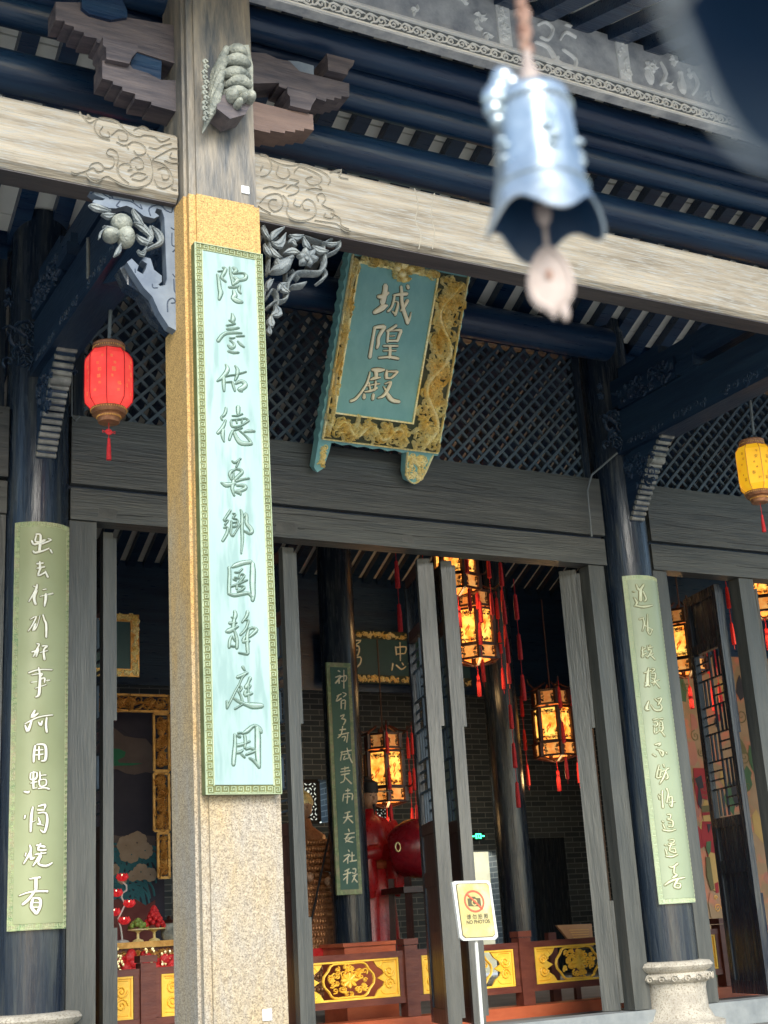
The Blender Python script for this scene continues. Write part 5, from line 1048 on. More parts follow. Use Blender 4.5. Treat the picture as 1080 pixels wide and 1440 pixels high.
c=atpx(238,1318,YA+.15); e=empty('lidded_jar',(c[0],c[1],zt),'grey lidded jar at the right end of the altar','jar'); MB().lathe([(.05,0),(.07,.03),(.075,.10),(.055,.14)],(c[0],c[1],zt+.001),18).build('jar_body',M['lion'],e,smooth=True); MB().lathe([(.07,.142),(.06,.16),(.02,.175),(.012,.20),(.002,.205)],(c[0],c[1],zt),18).build('jar_lid',M['frame_w'],e,smooth=True)
# red silk bundles below
for i,(x,y,lb) in enumerate(((176,1355,'red silk bundle with gold tinsel left of the brown railing post'),(217,1356,'red silk bundle with gold tinsel right of the brown railing post'),(240,1360,'small red silk bundle by the stone column, behind the railing'))):
    c=atpx(x,y,10.9); e=empty('silk_bundle',(c[0],c[1],c[2]-.12),lb,'bundle'); R=random.Random(i); m=MB()
    for k in range(26): m.ell((c[0]+R.uniform(-.08,.08),c[1]+R.uniform(-.05,.05),c[2]+R.uniform(-.13,.08)),(R.uniform(.02,.05),.03,R.uniform(.02,.05)),7,5,Matrix.Rotation(R.uniform(0,3),3,'Y'))
    m.build('silk',M['silk'],e,smooth=True); m=MB()
    for k in range(16): m.ell((c[0]+R.uniform(-.11,-.02),c[1]-.06,c[2]+R.uniform(-.05,.12)),(.012,.01,.014),5,4)
    m.build('gold_tinsel',M['gold'],e)
    MB().box((c[0]-.12,c[1]-.08,.9),(c[0]+.12,c[1]+.1,c[2]-.12)).build('stand',M['frame_w'],e)
# ---------------------------------------------------------------- balustrade
YR=9.6
ba=empty('balustrade',(5.5,YR,.9),'low reddish-brown balustrade with carved golden panels across the hall behind the doors','railing')
zt_=P(500,1350,Y=YR)[2]; zb_=P(500,1406,Y=YR)[2]; sp_=1.035; xs=[P(205,1340,Y=YR)[0]-1.035*2+sp_*i for i in range(12)]; ztop=P(570,1320,Y=YR)[2]
boxobj((xs[0],YR-.10,.90),(xs[-1],YR+.12,.985),'base_beam','redwood',ba)
for i,x in enumerate(xs):
    m=MB(); m.box((x-.055,YR-.055,.987),(x+.055,YR+.055,ztop-.05)); m.box((x-.062,YR-.062,ztop-.045),(x+.062,YR+.062,ztop)); m.build('post',M['redrail'],ba)
    if i==len(xs)-1: break
    a0,a1=x+.057,xs[i+1]-.057
    for z0,z1 in ((zt_-.0,zt_+.045),(zb_-.05,zb_-.002)): boxobj((a0,YR-.035,z0),(a1,YR+.035,z1),'rail','redrail',ba)
    for s0,s1 in ((a0,a0+.04),(a1-.04,a1)): boxobj((s0,YR-.03,zb_),(s1,YR+.03,zt_),'stile','redrail',ba)
    pn=MB(); p0,p1=a0+.045,a1-.045; f=planeY(YR-.01); H=zt_-zb_; cz=(zt_+zb_)/2; cx=(p0+p1)/2
    for q0,q1 in (((p0,zb_),(p1,zb_+.014)),((p0,zt_-.014),(p1,zt_)),((p0,zb_+.015),(p0+.014,zt_-.015)),((p1-.014,zb_+.015),(p1,zt_-.015))): pn.prism([(q0[0],q0[1]),(q1[0],q0[1]),(q1[0],q1[1]),(q0[0],q1[1])],f,-.02,.02)
    fo=pn.build('golden_frame',M['yellow'],ba)
    for sg,xx in ((1,p0+.014),(-1,p1-.014)):
        cp=MB(); w2=.19
        cp.prism([(xx,zb_+.014),(xx+sg*w2,zb_+.014),(xx+sg*w2*.85,zb_+H*.2),(xx+sg*w2*.62,zb_+H*.3),(xx+sg*w2*.55,cz-.03),(xx+sg*w2*.85,cz),(xx+sg*w2*.55,cz+.03),(xx+sg*w2*.62,zt_-H*.3),(xx+sg*w2*.85,zt_-H*.2),(xx+sg*w2,zt_-.014),(xx,zt_-.014)],f,-.012,.006)
        g_=lambda a,b,h: f(a,b,h+.006)
        for dz in (-1,1): cp.ridge(spiral(xx+sg*.065,cz+dz*H*.16,.045,1.6,0,sg*dz,.016,16),g_,.014,sm=False); cp.ridge([(xx+sg*.02,cz+dz*H*.40,.012),(xx+sg*.11,cz+dz*H*.40,.012),(xx+sg*.14,cz+dz*H*.30,.010)],g_,.008)
        cp.build('corner_scroll',M['yellow'],ba,smooth=False)
    md=MB(); rx,rz=.20,H*.44
    md.ridge([(cx+rx*(1+.06*math.cos(6*t))*math.copysign(abs(math.cos(t))**.75,math.cos(t)),cz+rz*(1+.05*math.cos(6*t))*math.copysign(abs(math.sin(t))**.75,math.sin(t)),.018) for t in [k*2*PI/36 for k in range(37)]],f,.02,sm=False)
    R=random.Random(i+50)
    for k in range(46):
        a=R.uniform(0,6.28); rr=math.sqrt(R.random())*.84; x_,z_=cx+rx*rr*math.cos(a),cz+rz*rr*math.sin(a); s_=R.uniform(.03,.055)
        md.ridge(spiral(x_,z_,s_*.55,1.2,R.uniform(0,6),R.choice((-1,1)),.012,8),f,.022*R.uniform(.6,1),sm=False)
    for k in range(8): a=k*PI/4; md.ridge([(cx,cz,.02),(cx+.05*math.cos(a),cz+.04*math.sin(a),.035),(cx+.07*math.cos(a),cz+.055*math.sin(a),.008)],lambda a,b,h:f(a,b,h+.01),.02)
    md.build('openwork_medallion',M['yellow'],ba)
# ---------------------------------------------------------------- donation box, figures, drum
YD=10.5; A=P(484,1327,Y=YD); B=P(556,1325,Y=YD)
bx=empty('wooden_box',((A[0]+B[0])/2,YD+.2,.9),'orange-red hardwood box with gold line pattern behind the railing','box')
boxobj((A[0],YD,.9),(B[0],YD+.42,A[2]-.03),'box_body','redwood',bx); boxobj((A[0]-.02,YD-.02,A[2]-.028),(B[0]+.02,YD+.44,A[2]),'box_lid','redwood',bx)
m=MB(); cx=(A[0]+B[0])/2
for dx,w2 in ((-.11,.03),(0,.06),(.11,.03)):
    for z_ in (A[2]-.12,): 
        for p_,q_ in (((-1,-1),(1,-1)),((1,-1),(1,1)),((1,1),(-1,1)),((-1,1),(-1,-1))): m.bar((cx+dx+p_[0]*w2,YD-.003,z_+p_[1]*.022),(cx+dx+q_[0]*w2,YD-.003,z_+q_[1]*.022),.006,.006)
m.build('gold_line_pattern',M['gold'],bx)
def loft(rings,n=20):   # rings: (cx,cy,z,rx,ry,foldamp)
    m=MB(); vs=[];fs=[]
    for i,(cx,cy,z,rx,ry,fa) in enumerate(rings):
        for k in range(n):
            t=2*PI*k/n; ff=1+fa*math.sin(t*5+i*.35)+fa*.6*math.sin(t*9-i*.6); vs.append((cx+rx*ff*math.cos(t),cy+ry*ff*math.sin(t),z))
    for i in range(len(rings)-1):
        for k in range(n): k2=(k+1)%n; fs.append((i*n+k,i*n+k2,(i+1)*n+k2,(i+1)*n+k))
    fs.append(tuple(range(n-1,-1,-1))); fs.append(tuple((len(rings)-1)*n+k for k in range(n)))
    return m.add(vs,fs)
# robed official statue
SY=13.78; hx,hy,hz=P(521,1112,Y=SY)
sx=hx-.03; z0=hz-1.62*1.05
sta=empty('robed_statue',(sx,SY,z0),'statue of an official in red robe and black hat, partly behind the green board','statue')
rg=[(0,.30,.24,.06),(.10,.28,.23,.07),(.5,.25,.21,.06),(.78,.23,.19,.04),(.86,.25,.2,.02),(.93,.24,.19,.03),(1.0,.26,.2,.05),(1.15,.27,.20,.05),(1.28,.26,.18,.03),(1.38,.20,.14,.02),(1.43,.09,.09,0),(1.50,.065,.07,0)]
lo_=loft([(sx,SY,z0+z,rx,ry,fa) for z,rx,ry,fa in rg],40)
lo_.build('robe',M['statue'],sta,smooth=True)
for sg in (-1,1):
    lf=MB(); lf.tube([(sx+sg*.24,SY,z0+1.34),(sx+sg*.31,(SY-.07),z0+1.12),(sx+sg*.22,(SY-.22),z0+.98),(sx+sg*.04,(SY-.26),z0+1.02)],[.085,.10,.11,.09],14); lf.tube([(sx+sg*.16,(SY-.22),z0+.98),(sx+sg*.17,(SY-.22),z0+.72),(sx+sg*.15,(SY-.2),z0+.55)],[.09,.11,.06],12); lf.build('sleeve',M['statue'],sta,smooth=True)
MB().lathe([(.235,.84),(.262,.86),(.262,.92),(.235,.94)],(sx,SY,z0),30,0,1,.83).build('sash',M['redwood'],sta,smooth=True)
h_=MB(); hc=(sx,(SY-.03),z0+1.62); h_.ell(hc,(.088,.10,.125),18,12); h_.ell((hc[0],hc[1]-.10,hc[2]-.01),(.015,.022,.028),8,6); 
for sg in (-1,1): h_.ell((hc[0]+sg*.088,hc[1]+.01,hc[2]),(.012,.03,.04),8,6)
h_.ell((hc[0],hc[1]-.088,hc[2]-.06),(.028,.014,.008),8,5); h_=h_.build('head',M['skin'],sta,smooth=True)
m=MB()
for sg in (-1,1): m.ell((hc[0]+sg*.032,hc[1]-.088,hc[2]+.02),(.014,.008,.007),8,5); m.tube([(hc[0]+sg*.012,hc[1]-.10,hc[2]+.045),(hc[0]+sg*.055,hc[1]-.085,hc[2]+.05)],.004,5)
m.tube([(hc[0],hc[1]-.09,hc[2]-.08),(hc[0],hc[1]-.10,hc[2]-.2)],[.02,.004],7); m.build('eyes_and_beard',M['black'],h_)
m=MB(); m.lathe([(.098,.05),(.10,.10),(.095,.16),(.05,.19),(.01,.2)],hc,18,0,1,1.1); m.ell((hc[0],hc[1]+.05,hc[2]+.17),(.075,.06,.08),12,8); m.bar((hc[0]-.32,hc[1]+.07,hc[2]+.08),(hc[0]+.32,hc[1]+.07,hc[2]+.08),.05,.012); m.build('winged_hat',M['black'],sta,smooth=True)
boxobj((sx-.35,SY-.3,.9),(sx+.35,SY+.3,z0-.001),'plinth','frame_w',sta)
# armoured statue left of the inner column
AY=13.9; ax,ay,az=P(428,1200,Y=AY); zf=.95
arm=empty('armoured_statue',(ax,AY,zf),'statue in coppery scale armour seen in the slit between door leaf and inner column','statue')
loft([(ax,AY,zf+z,rx,ry,.02) for z,rx,ry in ((0,.34,.28),(.5,.32,.26),(1.0,.27,.22),(1.25,.24,.19),(1.5,.27,.2),(1.7,.24,.17),(1.8,.10,.1),(1.88,.08,.08))],30).build('armoured_body',M['copper'],arm,smooth=True)
m=MB()
for i in range(24):
    z=.05+i*.068; rr=.345-.09*min(z/1.2,1)+(.03 if z>1.3 else 0)
    for k in range(26):
        t=PI+PI*(k+.5*(i%2))/26; m.ell((ax+rr*math.cos(t),AY+rr*.82*math.sin(t),zf+z),(.022,.014,.034),6,4)
m.build('armour_scales',M['scales'],arm,smooth=True,kind='stuff')
m=MB(); m.ell((ax,(AY-.03),zf+2.0),(.09,.1,.125),14,10); m.ell((ax,(AY-.13),zf+1.99),(.014,.02,.026),6,5); m.build('head',M['skin'],arm,smooth=True); MB().lathe([(.11,.02),(.12,.06),(.09,.14),(.02,.19),(.015,.28)],(ax,(AY-.01),zf+2.0),16).build('helmet',M['gold'],arm,smooth=True)
m=MB(); m.tube([(ax+.25,(AY-.05),zf+1.62),(ax+.34,(AY-.2),zf+1.35),(ax+.16,(AY-.3),zf+1.2)],[.08,.07,.05],10); m.tube([(ax-.25,(AY-.05),zf+1.62),(ax-.33,(AY-.2),zf+1.35),(ax-.12,(AY-.3),zf+1.25)],[.08,.07,.05],10); m.ell((ax+.12,(AY-.31),zf+1.2),(.045,.04,.05),8,6); m.ell((ax-.09,(AY-.31),zf+1.25),(.045,.04,.05),8,6); m.build('arms',M['skin'],arm,smooth=True); MB().tube([(ax-.18,(AY-.36),zf+.6),(ax+.2,(AY-.36),zf+1.9)],.012,7).build('staff',M['black'],arm)
# drum
dc=Vector(P(585,1193,Y=13.2)); dax=Vector((.80,-.58,.12)).normalized(); dr=empty('drum',tuple(dc),'large dark red barrel drum with cream studded head on a dark stand','drum')
def along(prof,c,ax_,n=32):
    m=MB(); a=ax_.orthogonal().normalized(); b=ax_.cross(a); vs=[];fs=[]
    for t,r in prof:
        for k in range(n): th=2*PI*k/n; vs.append(c+ax_*t+(a*math.cos(th)+b*math.sin(th))*r)
    for i in range(len(prof)-1):
        for k in range(n): k2=(k+1)%n; fs.append((i*n+k,i*n+k2,(i+1)*n+k2,(i+1)*n+k))
    fs.append(tuple(range(n-1,-1,-1))); fs.append(tuple((len(prof)-1)*n+k for k in range(n)))
    return m.add(vs,fs)
along([(-.27,.195),(-.24,.225),(-.18,.265),(-.09,.30),(0,.315),(.09,.30),(.18,.265),(.24,.225),(.27,.20)],dc,dax).build('drum_barrel',M['drum'],dr,smooth=True)
along([(.272,.2),(.285,.198),(.286,.0)],dc,dax).build('drum_head',M['cream'],dr)
m=MB(); a=dax.orthogonal().normalized(); b=dax.cross(a)
for k in range(44):
    th=2*PI*k/44; p=dc+dax*.255+(a*math.cos(th)+b*math.sin(th))*.218; m.ell(tuple(p),(.012,.012,.012),6,4)
m.build('stud_ring',M['cream'],dr,kind='stuff')
m=MB(); m.tube([tuple(dc-dax*.1+Vector((-.24,-.24,.02+.045*math.cos(t)))+Vector((0.0,-.0,0)) +Vector((.03*math.sin(t),0,0))) for t in [k*PI/6 for k in range(13)]],.007,6); m.build('ring_handle',M['gold'],dr)
m=MB(); zc=dc.z-.40
for dx,dy in ((-.25,-.2),(.25,-.2),(-.25,.2),(.25,.2)): m.bar((dc.x+dx,dc.y+dy,.9),(dc.x+dx*.9,dc.y+dy*.9,zc+.1),.06,.06)
m.box((dc.x-.32,dc.y-.25,zc-.06),(dc.x+.32,dc.y+.25,zc+.0)); m.build('drum_stand',M['frame_w'],dr)
# red carved chair rail
m=MB(); m.prism(pxpoly([(215,560),(330,550),(365,548),(382,565),(378,585),(355,600),(340,625),(300,628),(215,628)],380,1200,4.154,10.9),planeY(10.9),0,-.05); x_,_,z_=P(440,1350,Y=10.9)
ch=m.build('armrest',M['statue']); tag(ch,'carved red wooden armrest low behind the railing, left of the orange box','armrest')
MB().box((x_-.1,10.91,.9),(x_-.02,10.95,z_+.02)).build('leg',M['statue'],ch).location
# windows of perforated tiles, exit sign, doorway, dark door
def perf_window(px0,py0,px1,py1,label):
    a=P(px0,py0,Y=16.98); b=P(px1,py1,Y=16.98); e=empty('perforated_window',((a[0]+b[0])/2,16.98,b[2]),label,'window','perforated windows in the back wall')
    x0,x1,z0,z1=a[0],b[0],b[2],a[2]; boxobj((x0,16.975,z0),(x1,16.995,z1),'daylit_pane','dayglow',e)
    m=MB(); f=planeY(16.97); nx=2; nz=max(1,round((z1-z0)/((x1-x0)/nx))); cw=(x1-x0)/nx; ch_=(z1-z0)/nz
    for i in range(nx):
        for j in range(nz):
            cx,cz=x0+cw*(i+.5),z0+ch_*(j+.5)
            m.ridge([(cx+cw*.18*math.cos(t),cz+ch_*.18*math.sin(t),.03) for t in [k*PI/5 for k in range(11)]],f,.02,sm=False)
            for k in range(4):
                a_=k*PI/2; m.ridge([(cx+cw*.18*math.cos(a_),cz+ch_*.18*math.sin(a_),.025),(cx+cw*.5*math.cos(a_),cz+ch_*.5*math.sin(a_),.05)],f,.02,sm=False); a2=a_+PI/4
                m.ridge([(cx+cw*.66*math.cos(a2)+cw*.2*math.cos(t),cz+ch_*.66*math.sin(a2)+ch_*.2*math.sin(t),.025) for t in [a2+PI-1.2+q_*.4 for q_ in range(7)]],f,.02,sm=False)
    for p_,q_ in (((x0,z0),(x1,z0)),((x0,z1),(x1,z1)),((x0,z0),(x0,z1)),((x1,z0),(x1,z1))): m.bar((p_[0],16.965,p_[1]),(q_[0],16.965,q_[1]),.05,.05)
    m.build('tile_tracery',M['black'],e)
perf_window(419,1099,448,1156,'bright perforated tile window beside the inner column, above the armoured statue')
perf_window(522,1136,545,1158,'small bright perforated window behind the red-robed statue, under the lantern')
a=P(662,1171,Y=16.9); b=P(681,1181,Y=16.9); ex=empty('exit_sign',tuple(a),'small green lit exit sign above the bright doorway','sign'); boxobj((a[0],16.88,b[2]),(b[0],16.93,a[2]),'sign_box','black',ex); cx,cz=(a[0]+b[0])/2,(a[2]+b[2])/2
m=MB(); m.box((cx-.045,16.872,cz-.035),(cx-.03,16.878,cz+.035)); m.box((cx+.03,16.872,cz-.035),(cx+.045,16.878,cz+.035)); m.box((cx-.028,16.872,cz+.022),(cx+.028,16.878,cz+.035)); m.box((cx-.10,16.872,cz-.008),(cx-.055,16.878,cz+.008)); m.box((cx+.055,16.872,cz-.008),(cx+.10,16.878,cz+.008)); m.ell((cx,16.875,cz+.008),(.009,.003,.009),6,4)
m.bar((cx-.004,16.875,cz),(cx+.008,16.875,cz-.018),.004,.009); m.bar((cx,16.875,cz-.015),(cx-.018,16.875,cz-.032),.004,.008); m.bar((cx+.004,16.875,cz-.015),(cx+.02,16.875,cz-.030),.004,.008); m.build('running_figure',M['fgreen'],ex)
rm=empty('lit_side_room',(10.6,18,.9),kind='structure'); boxobj((9.6,19,.9),(12.5,19.1,3.4),'room_wall','roomglow',rm); boxobj((9.6,17.31,3.3),(12.5,19,3.4),'room_ceiling','white',rm)
l=bpy.data.lights.new('room_light','POINT'); l.energy=60; l.color=(1,.95,.8); l.shadow_soft_size=.3; o=bpy.data.objects.new('room_light',l); S.collection.objects.link(o); o.parent=rm; o.location=(0,.2,2.1)
o=empty('yellow_door',(10.9,17.4,.9),'open yellow-orange door in the bright doorway beyond the brick wall','door'); boxobj((10.62,17.75,.9),(10.95,17.80,2.58),'door_panel','rope',o)
a=P(703,1180,Y=16.9); b=P(792,1180,Y=16.9); boxobj((a[0],16.88,.9),(b[0],16.96,a[2]),'dark_double_door','darkz',label='plain dark blue panel door against the brick back wall, right of the inner column',cat='door')
# information board
YO=10.3; pts=[(783,1301),(832,1299),(835,1331),(808,1332)]
ib=empty('information_board',(7.2,YO,.9),'slanted orange-brown information board behind the railing','notice board')
pp=[P(x,y,Y=YO) for x,y in pts]; MB().add([tuple(p) for p in pp]+[(p[0],p[1]+.03,p[2]) for p in pp],[(0,1,2,3),(7,6,5,4),(0,4,5,1),(1,5,6,2),(2,6,7,3),(3,7,4,0)]).build('board',M['ibd'] if 'ibd' in M else M.setdefault('ibd',mat('orange_brown_sheet',(.52,.24,.09),(.58,.29,.12),4,.4,bump=0)),ib)
c=P(812,1309,Y=YO); boxobj((c[0]-.05,YO+.03,.9),(c[0],YO+.07,c[2]-.02),'post','redrail',ib); boxobj((P(782,1305,Y=YO)[0]-.1,YO-.02,.9),(P(782,1305,Y=YO)[0]-.02,YO+.04,c[2]),'post','redrail',ib)
m=MB()
for j in range(5): a=P(800+j*2.2,1308+j*3.4,Y=YO-.004); b=P(828,1307+j*3.4,Y=YO-.004); m.bar(tuple(a),tuple(b),.002,.005,)
m.build('printed_lines',M['caption'],ib)
# ================================================================== NO-PHOTO SIGN
YN=7.0; sg_=empty('no_photo_sign',tuple(P(680,1440,Y=YN)*[1,1,0]+np.array([0,0,.8])),'pale yellow no-photos sign in a white frame on a thin pole before the doors','sign')
f=pxY(YN)
fw=[(636,1241),(640,1239),(686,1238),(690,1242),(700.5,1317),(697,1321),(652,1323),(647,1319)]
MB().prism([f(x,y)[::2] for x,y in fw],planeY(YN),-.02,.0).build('frame',M['white'],sg_)
cx=sum(x for x,y in fw)/8; cy=sum(y for x,y in fw)/8
MB().prism([f(cx+(x-cx)*.86,cy+(y-cy)*.915)[::2] for x,y in fw],planeY(YN),0,.003).build('frame_edge',M['signdk'],sg_)
MB().prism([f(cx+(x-cx)*.83,cy+(y-cy)*.895)[::2] for x,y in fw],planeY(YN),.003,.006).build('sheet',M['signyellow'],sg_)
g=planeY(YN-.006)
def sk(u_,v_):   # sheet coordinates to source pixels, following its lean
    return (666+u_+v_*.14, 1267.5+v_)
m=MB(); ring=[]
for k in range(33): t=2*PI*k/32; x,y=sk(13*math.cos(t),14.3*math.sin(t)); p=f(x,y); ring.append((p[0],p[2],.0115))
m.ridge(ring,g,.002,.9,sm=False); a=f(*sk(-9,-10)); b=f(*sk(9.5,10.5)); m.ridge([(a[0],a[2],.010),(b[0],b[2],.010)],lambda u,v,h:g(u,v,h+.003),.002,.9,sm=False); m.build('prohibition_ring',M['signred'],sg_)
m=MB(); m.prism([f(*sk(a,b))[::2] for a,b in ((-9,-4),(-4.5,-4),(-3.5,-6.5),(2,-6.5),(3,-4.5),(9,-4.5),(9,7),(-9,7))],g,0,.0015)
cm=m.build('camera_symbol',M['signdk'],sg_); c0=f(*sk(0,1.5)); m=MB(); m.prism([(c0[0]+.019*math.cos(k*PI/8),c0[2]+.019*math.sin(k*PI/8)) for k in range(16)],g,.0016,.0022); m.build('lens',M['signyellow'],cm); m=MB(); m.prism([(c0[0]+.012*math.cos(k*PI/8),c0[2]+.012*math.sin(k*PI/8)) for k in range(16)],g,.0023,.0026); m.build('lens_centre',M['signdk'],cm)
c1=f(*sk(1.5,22)); text_mesh('请 勿 拍 照',.030,g,.001,'signdk','chinese_lettering',sg_,c1[0],c1[2],.0006); c1=f(*sk(1.5,29)); text_mesh('NO PHOTOS',.027,g,.001,'signdk','lettering',sg_,c1[0],c1[2],.0008)
p0=f(673,1322); MB().tube([(p0[0],YN+.03,p0[2]+.02),(p0[0],YN+.03,.82)],.011,10).build('pole',M['white'],sg_); MB().lathe([(.14,0),(.14,.012),(.02,.02)],(p0[0],YN+.03,.802),24).build('base',M['white'],sg_)
# ================================================================== MURAL in the right hall
YW=12.6
mw=empty('figure_mural',(11,YW,1.4),'colourful painted wall of robed figures and swirling clouds beyond the right door leaf','mural')
M['w0']=mat('mural_cream_ground',(0.231,0.165,0.094),(0.303,0.209,0.132),3,.7,bump=0,c3=(.45,.16,.10),fine=5); M['w1']=mat('mural_pink',(0.303,0.121,0.099),(0.341,0.165,0.121),4,.7,bump=0); M['w2']=mat('mural_crimson',(0.220,0.011,0.022),(0.275,0.022,0.028),4,.7,bump=0); M['w3']=mat('mural_olive',(0.088,0.083,0.033),(0.132,0.121,0.055),4,.7,bump=0); M['w4']=mat('mural_yellow',(0.374,0.253,0.083),(0.413,0.286,0.110),4,.7,bump=0); M['w5']=mat('mural_black',(.02,.02,.03),(.03,.03,.04),4,.7,bump=0); M['w6']=mat('mural_green',(0.039,0.094,0.044),(0.055,0.121,0.061),4,.7,bump=0)
a=P(925,800,Y=YW); b=P(1110,1335,Y=YW); zm=P(1000,922,Y=YW)[2]; boxobj((a[0]-.2,YW,zm+.002),(b[0]+1.5,YW+.1,6.2),'dark_upper_panel','dark',mw); boxobj((a[0]-.2,YW,b[2]+.22),(b[0]+1.5,YW+.1,zm),'painted_ground','w0',mw); boxobj((a[0]-.2,YW-.003,.9),(b[0]+1.5,YW+.1,b[2]+.218),'green_dado','w6',mw); boxobj((a[0]-.2,YW-.01,b[2]+.05),(b[0]+1.5,YW-.004,b[2]+.09),'red_line','w2',mw)
def wp(pts,mt,name,d=.006,ox=900,oy=1080,kk=4): return MB().prism(pxpoly(pts,ox,oy,kk,YW-d),planeY(YW-d),0,-.004).build(name,M[mt],mw)
wp([(345,215),(395,208),(400,245),(350,250)],'w3','hat',.012); wp([(350,250),(402,248),(405,300),(360,300)],'skinm' if 0 else 'w4','face',.012); wp([(350,250),(404,247),(404,262),(352,268)],'w2','hat_band',.016)
wp([(378,315),(400,315),(395,345),(386,365)],'w5','beard',.018); wp([(350,300),(410,300),(430,380),(440,500),(420,560),(390,540),(370,450),(345,400)],'w2','robe_red',.010); wp([(375,415),(400,410),(398,470),(385,490),(372,450)],'w6','green_sash',.018)
wp([(385,470),(420,480),(455,660),(440,700),(400,680),(390,560)],'w4','robe_yellow',.016); wp([(372,500),(392,500),(420,680),(400,690),(375,600)],'w3','robe_lining',.020); wp([(395,700),(450,690),(470,780),(470,850),(440,865),(400,840),(385,760)],'w0','cloud',.014); m=MB()
for cx,cy,r0 in ((432,790,25),(420,730,14)):
    p=P(900+cx/4,1080+cy/4,Y=YW); m.ridge(spiral(p[0],p[2],r0/4/110*.9,1.5,0,1,.012,16),planeY(YW-.018),.003,sm=False)
m.build('cloud_line',M['ogold'],mw)
wp([(300,0),(370,0),(385,100),(380,180),(350,170),(330,230),(310,140)],'w2','upper_figure_robe',.010); wp([(310,60),(345,40),(360,110),(330,120)],'w5','upper_figure_beard',.014); wp([(330,80),(350,170),(345,230),(325,200)],'w5','dark_fold',.016); wp([(420,650),(440,640),(445,700),(428,705)],'w2','flower_red',.02); R=random.Random(2)
for k in range(46):
    px,py=R.uniform(940,1085),R.uniform(945,1250); c=P(px,py,Y=YW); mt=R.choice(('w1','w2','w3','w4','w5','w6','w1','w4')); r0=R.uniform(.05,.16); m=MB()
    n=R.randint(5,9); a0=R.uniform(0,6); m.prism([(c[0]+r0*R.uniform(.4,1)*math.cos(a0+2*PI*j/n),c[2]+1.7*r0*R.uniform(.4,1)*math.sin(a0+2*PI*j/n)) for j in range(n)],planeY(YW-.003-k*.0001),0,.001); m.build('painted_patch',M[mt],mw)
for k in range(14):
    px,py=R.uniform(950,1080),R.uniform(960,1120); c=P(px,py,Y=YW); m=MB(); m.ridge(spiral(c[0],c[2],R.uniform(.05,.1),1.4,R.uniform(0,6),1,.012,14),planeY(YW-.009),.002,sm=False); m.build('cloud_line',M['w3'],mw)
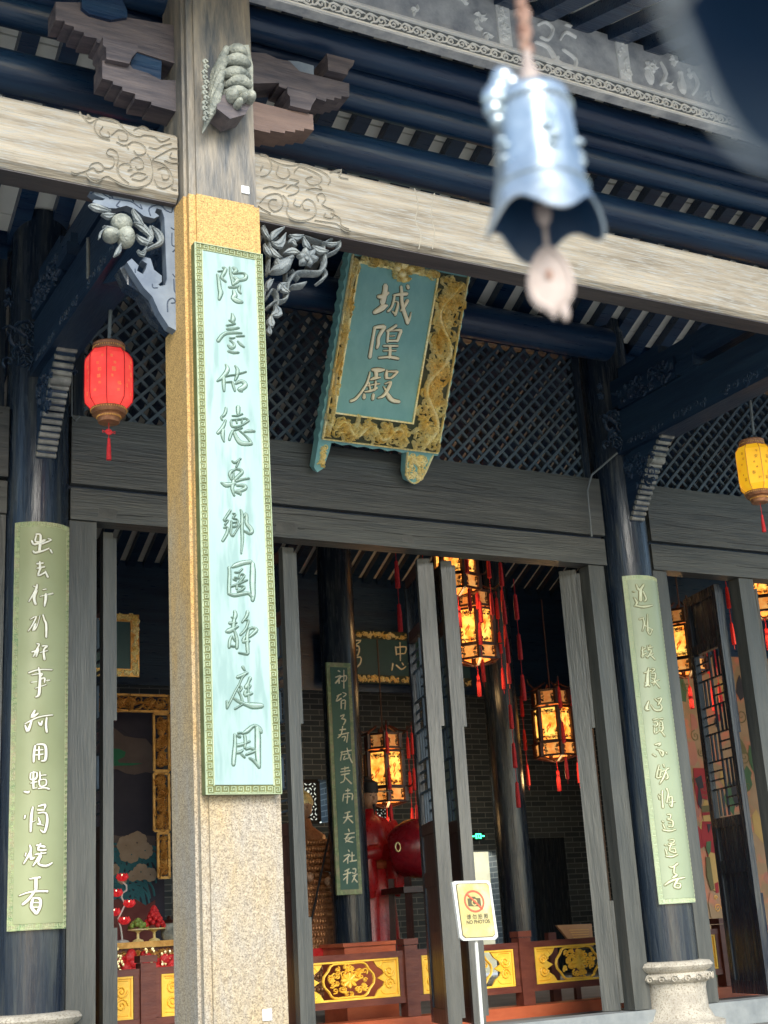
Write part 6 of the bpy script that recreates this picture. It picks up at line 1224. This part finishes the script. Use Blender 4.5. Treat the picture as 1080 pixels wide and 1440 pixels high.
# ================================================================== WIND BELLS close to the camera
def at_depth(px,py,d):
    v_=RW@np.array([px-540.,py-720.,F]); return Vector(CP+v_*(d/F))
ROD=2.75
def wind_bell(c,label,s=1.,clap=True,rot=0.,orn=PI):
    x,y,z=c; e=empty('wind_bell',tuple(c),label,'bell','wind bells hanging close to the camera')
    n=72; prof=[(.004,.112),(.020,.112),(.0265,.108),(.0285,.101),(.0275,.096),(.0285,.090),(.0295,.070),(.031,.050),(.0335,.030),(.037,.016),(.0405,.006),(.0425,.0)]
    def surf(off,zo,rev):
        vs=[];fs=[]
        for i,(r,h) in enumerate(prof):
            wv=max(0,1-h/.05)
            for k in range(n):
                t=2*PI*k/n; l=math.cos(4*(t+rot)); rr=(r+off)*(1+.05*wv*l)+.0008*math.sin(t*8)*(1 if .03<h<.09 else 0); hh=h-.0085*(wv**2)*l
                vs.append((x+rr*s*math.cos(t),y+rr*s*math.sin(t),z+(hh+zo)*s))
        for i in range(len(prof)-1):
            for k in range(n): k2=(k+1)%n; fs.append((i*n+k,i*n+k2,(i+1)*n+k2,(i+1)*n+k))
        return vs,fs
    v1,f1=surf(0,0,0); v2,f2=surf(-.0022,-.0004,1); m=MB(); m.add(v1,f1+[tuple(range(n))])
    b_=m; last=len(v1)-n; rim=[]; o2=len(b_.v); b_.add(v2[-n:],[])
    b_.f+= [(last+k,last+(k+1)%n,o2+(k+1)%n,o2+k) for k in range(n)]
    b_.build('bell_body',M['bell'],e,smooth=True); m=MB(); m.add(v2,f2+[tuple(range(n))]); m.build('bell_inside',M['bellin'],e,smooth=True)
    m=MB()
    for hb in (.096,.028): m.tube([(x+(.0292 if hb>.05 else .0345)*s*math.cos(t),y+(.0292 if hb>.05 else .0345)*s*math.sin(t),z+hb*s) for t in [k*PI/20 for k in range(41)]],.0013*s,6)
    for k in range(5):
        t=k*PI/2.5+rot+.3
        for j in range(3): m.ell((x+.0305*s*math.cos(t+.11*math.sin(j*1.9)),y+.0305*s*math.sin(t+.11*math.sin(j*1.9)),z+(.048+j*.008)*s),(.005*s,.005*s,.0028*s),8,6)
    m.build('raised_relief',M['bell'],e,smooth=True)
    m=MB(); ca,sa=math.cos(orn),math.sin(orn)
    for rr,hh,q_ in ((.026,.112,.009),(.030,.104,.010),(.022,.122,.009),(.031,.094,.008),(.015,.118,.007),(.029,.085,.006)): m.ell((x+rr*s*ca,y+rr*s*sa,z+hh*s),(q_*s,q_*s,q_*s),12,8)
    m.ell((x-.018*s*ca,y-.018*s*sa,z+.113*s),(.006*s,.006*s,.006*s),8,6); m.build('beast_loop',M['bell'],e,smooth=True)
    MB().lathe([(.006,.11),(.009,.118),(.008,.128),(.005,.134),(.003,.15)],(x,y,z-(1-s)*0),14).build('swivel',M['clap'],e,smooth=True)
    m=MB(); zt=z+.15*s; k=0
    while zt<ROD: 
        a=k*1.1; m.ell((x+.0022*math.cos(a),y+.0022*math.sin(a),zt),(.0045,.0045,.005),7,5); m.ell((x-.0022*math.cos(a),y-.0022*math.sin(a),zt+.002),(.004,.004,.005),7,5); zt+=.006; k+=1
    m.build('cord',M['chain'],e,smooth=True)
    if clap:
        m=MB(); m.tube([(x,y,z+.09*s),(x,y,z-.02*s)],.0018,8); m.ell((x,y,z+.012*s),(.006*s,.006*s,.012*s),12,8); m.build('clapper',M['clap'],e,smooth=True)
        # flat leaf-shaped wind catcher facing the camera
        d=Vector((CP[0]-x,CP[1]-y,0)).normalized(); t=Vector((-d.y,d.x,0)); zz=z-.042*s
        pts=[]; 
        for k in range(25):
            a=2*PI*k/24; pts.append((.0165*math.sin(a)*(1-.25*math.cos(a)),.026*math.cos(a)-(.006 if k in (12,) else 0)))
        fm2=lambda u_,v_,h:(x+t.x*u_+d.x*h,y+t.y*u_+d.y*h,zz+v_)
        m=MB(); m.prism(pts[:-1],fm2,-.0015,.0015); m.ridge([(p[0]*.86,p[1]*.88,.004) for p in pts],lambda a,b,h:fm2(a,b,h+.0015),.002,sm=False); m.ell(fm2(.008,-.027,0),(.004,.003,.008),8,6); m.build('wind_catcher',M['clap'],e,smooth=True); m=MB(); m.ell(fm2(0,.002,.002),(.0035,.0015,.0045),10,6); m.build('hole_boss',M['chain'],e)
    return e
b1=at_depth(766,318,1.0); wind_bell(b1,'blurred pale metal wind bell with a leaf-shaped catcher hanging before the long beam',rot=.35,orn=2.9)
b2=at_depth(1290,-35,.22); wind_bell(b2,'very close blurred wind bell cut by the top right corner, its dark opening showing',clap=False,rot=.2,orn=1.5)
d=(b2-b1); d.z=0; d.normalize(); a=b1-d*.6; b=b2+d*.5
MB().bar((a.x,a.y,ROD+.03),(b.x,b.y,ROD+.03),.06,.06).build('bell_rod',M['darky'],label='dark timber rod from which the two wind bells hang, above the picture',cat='rod')
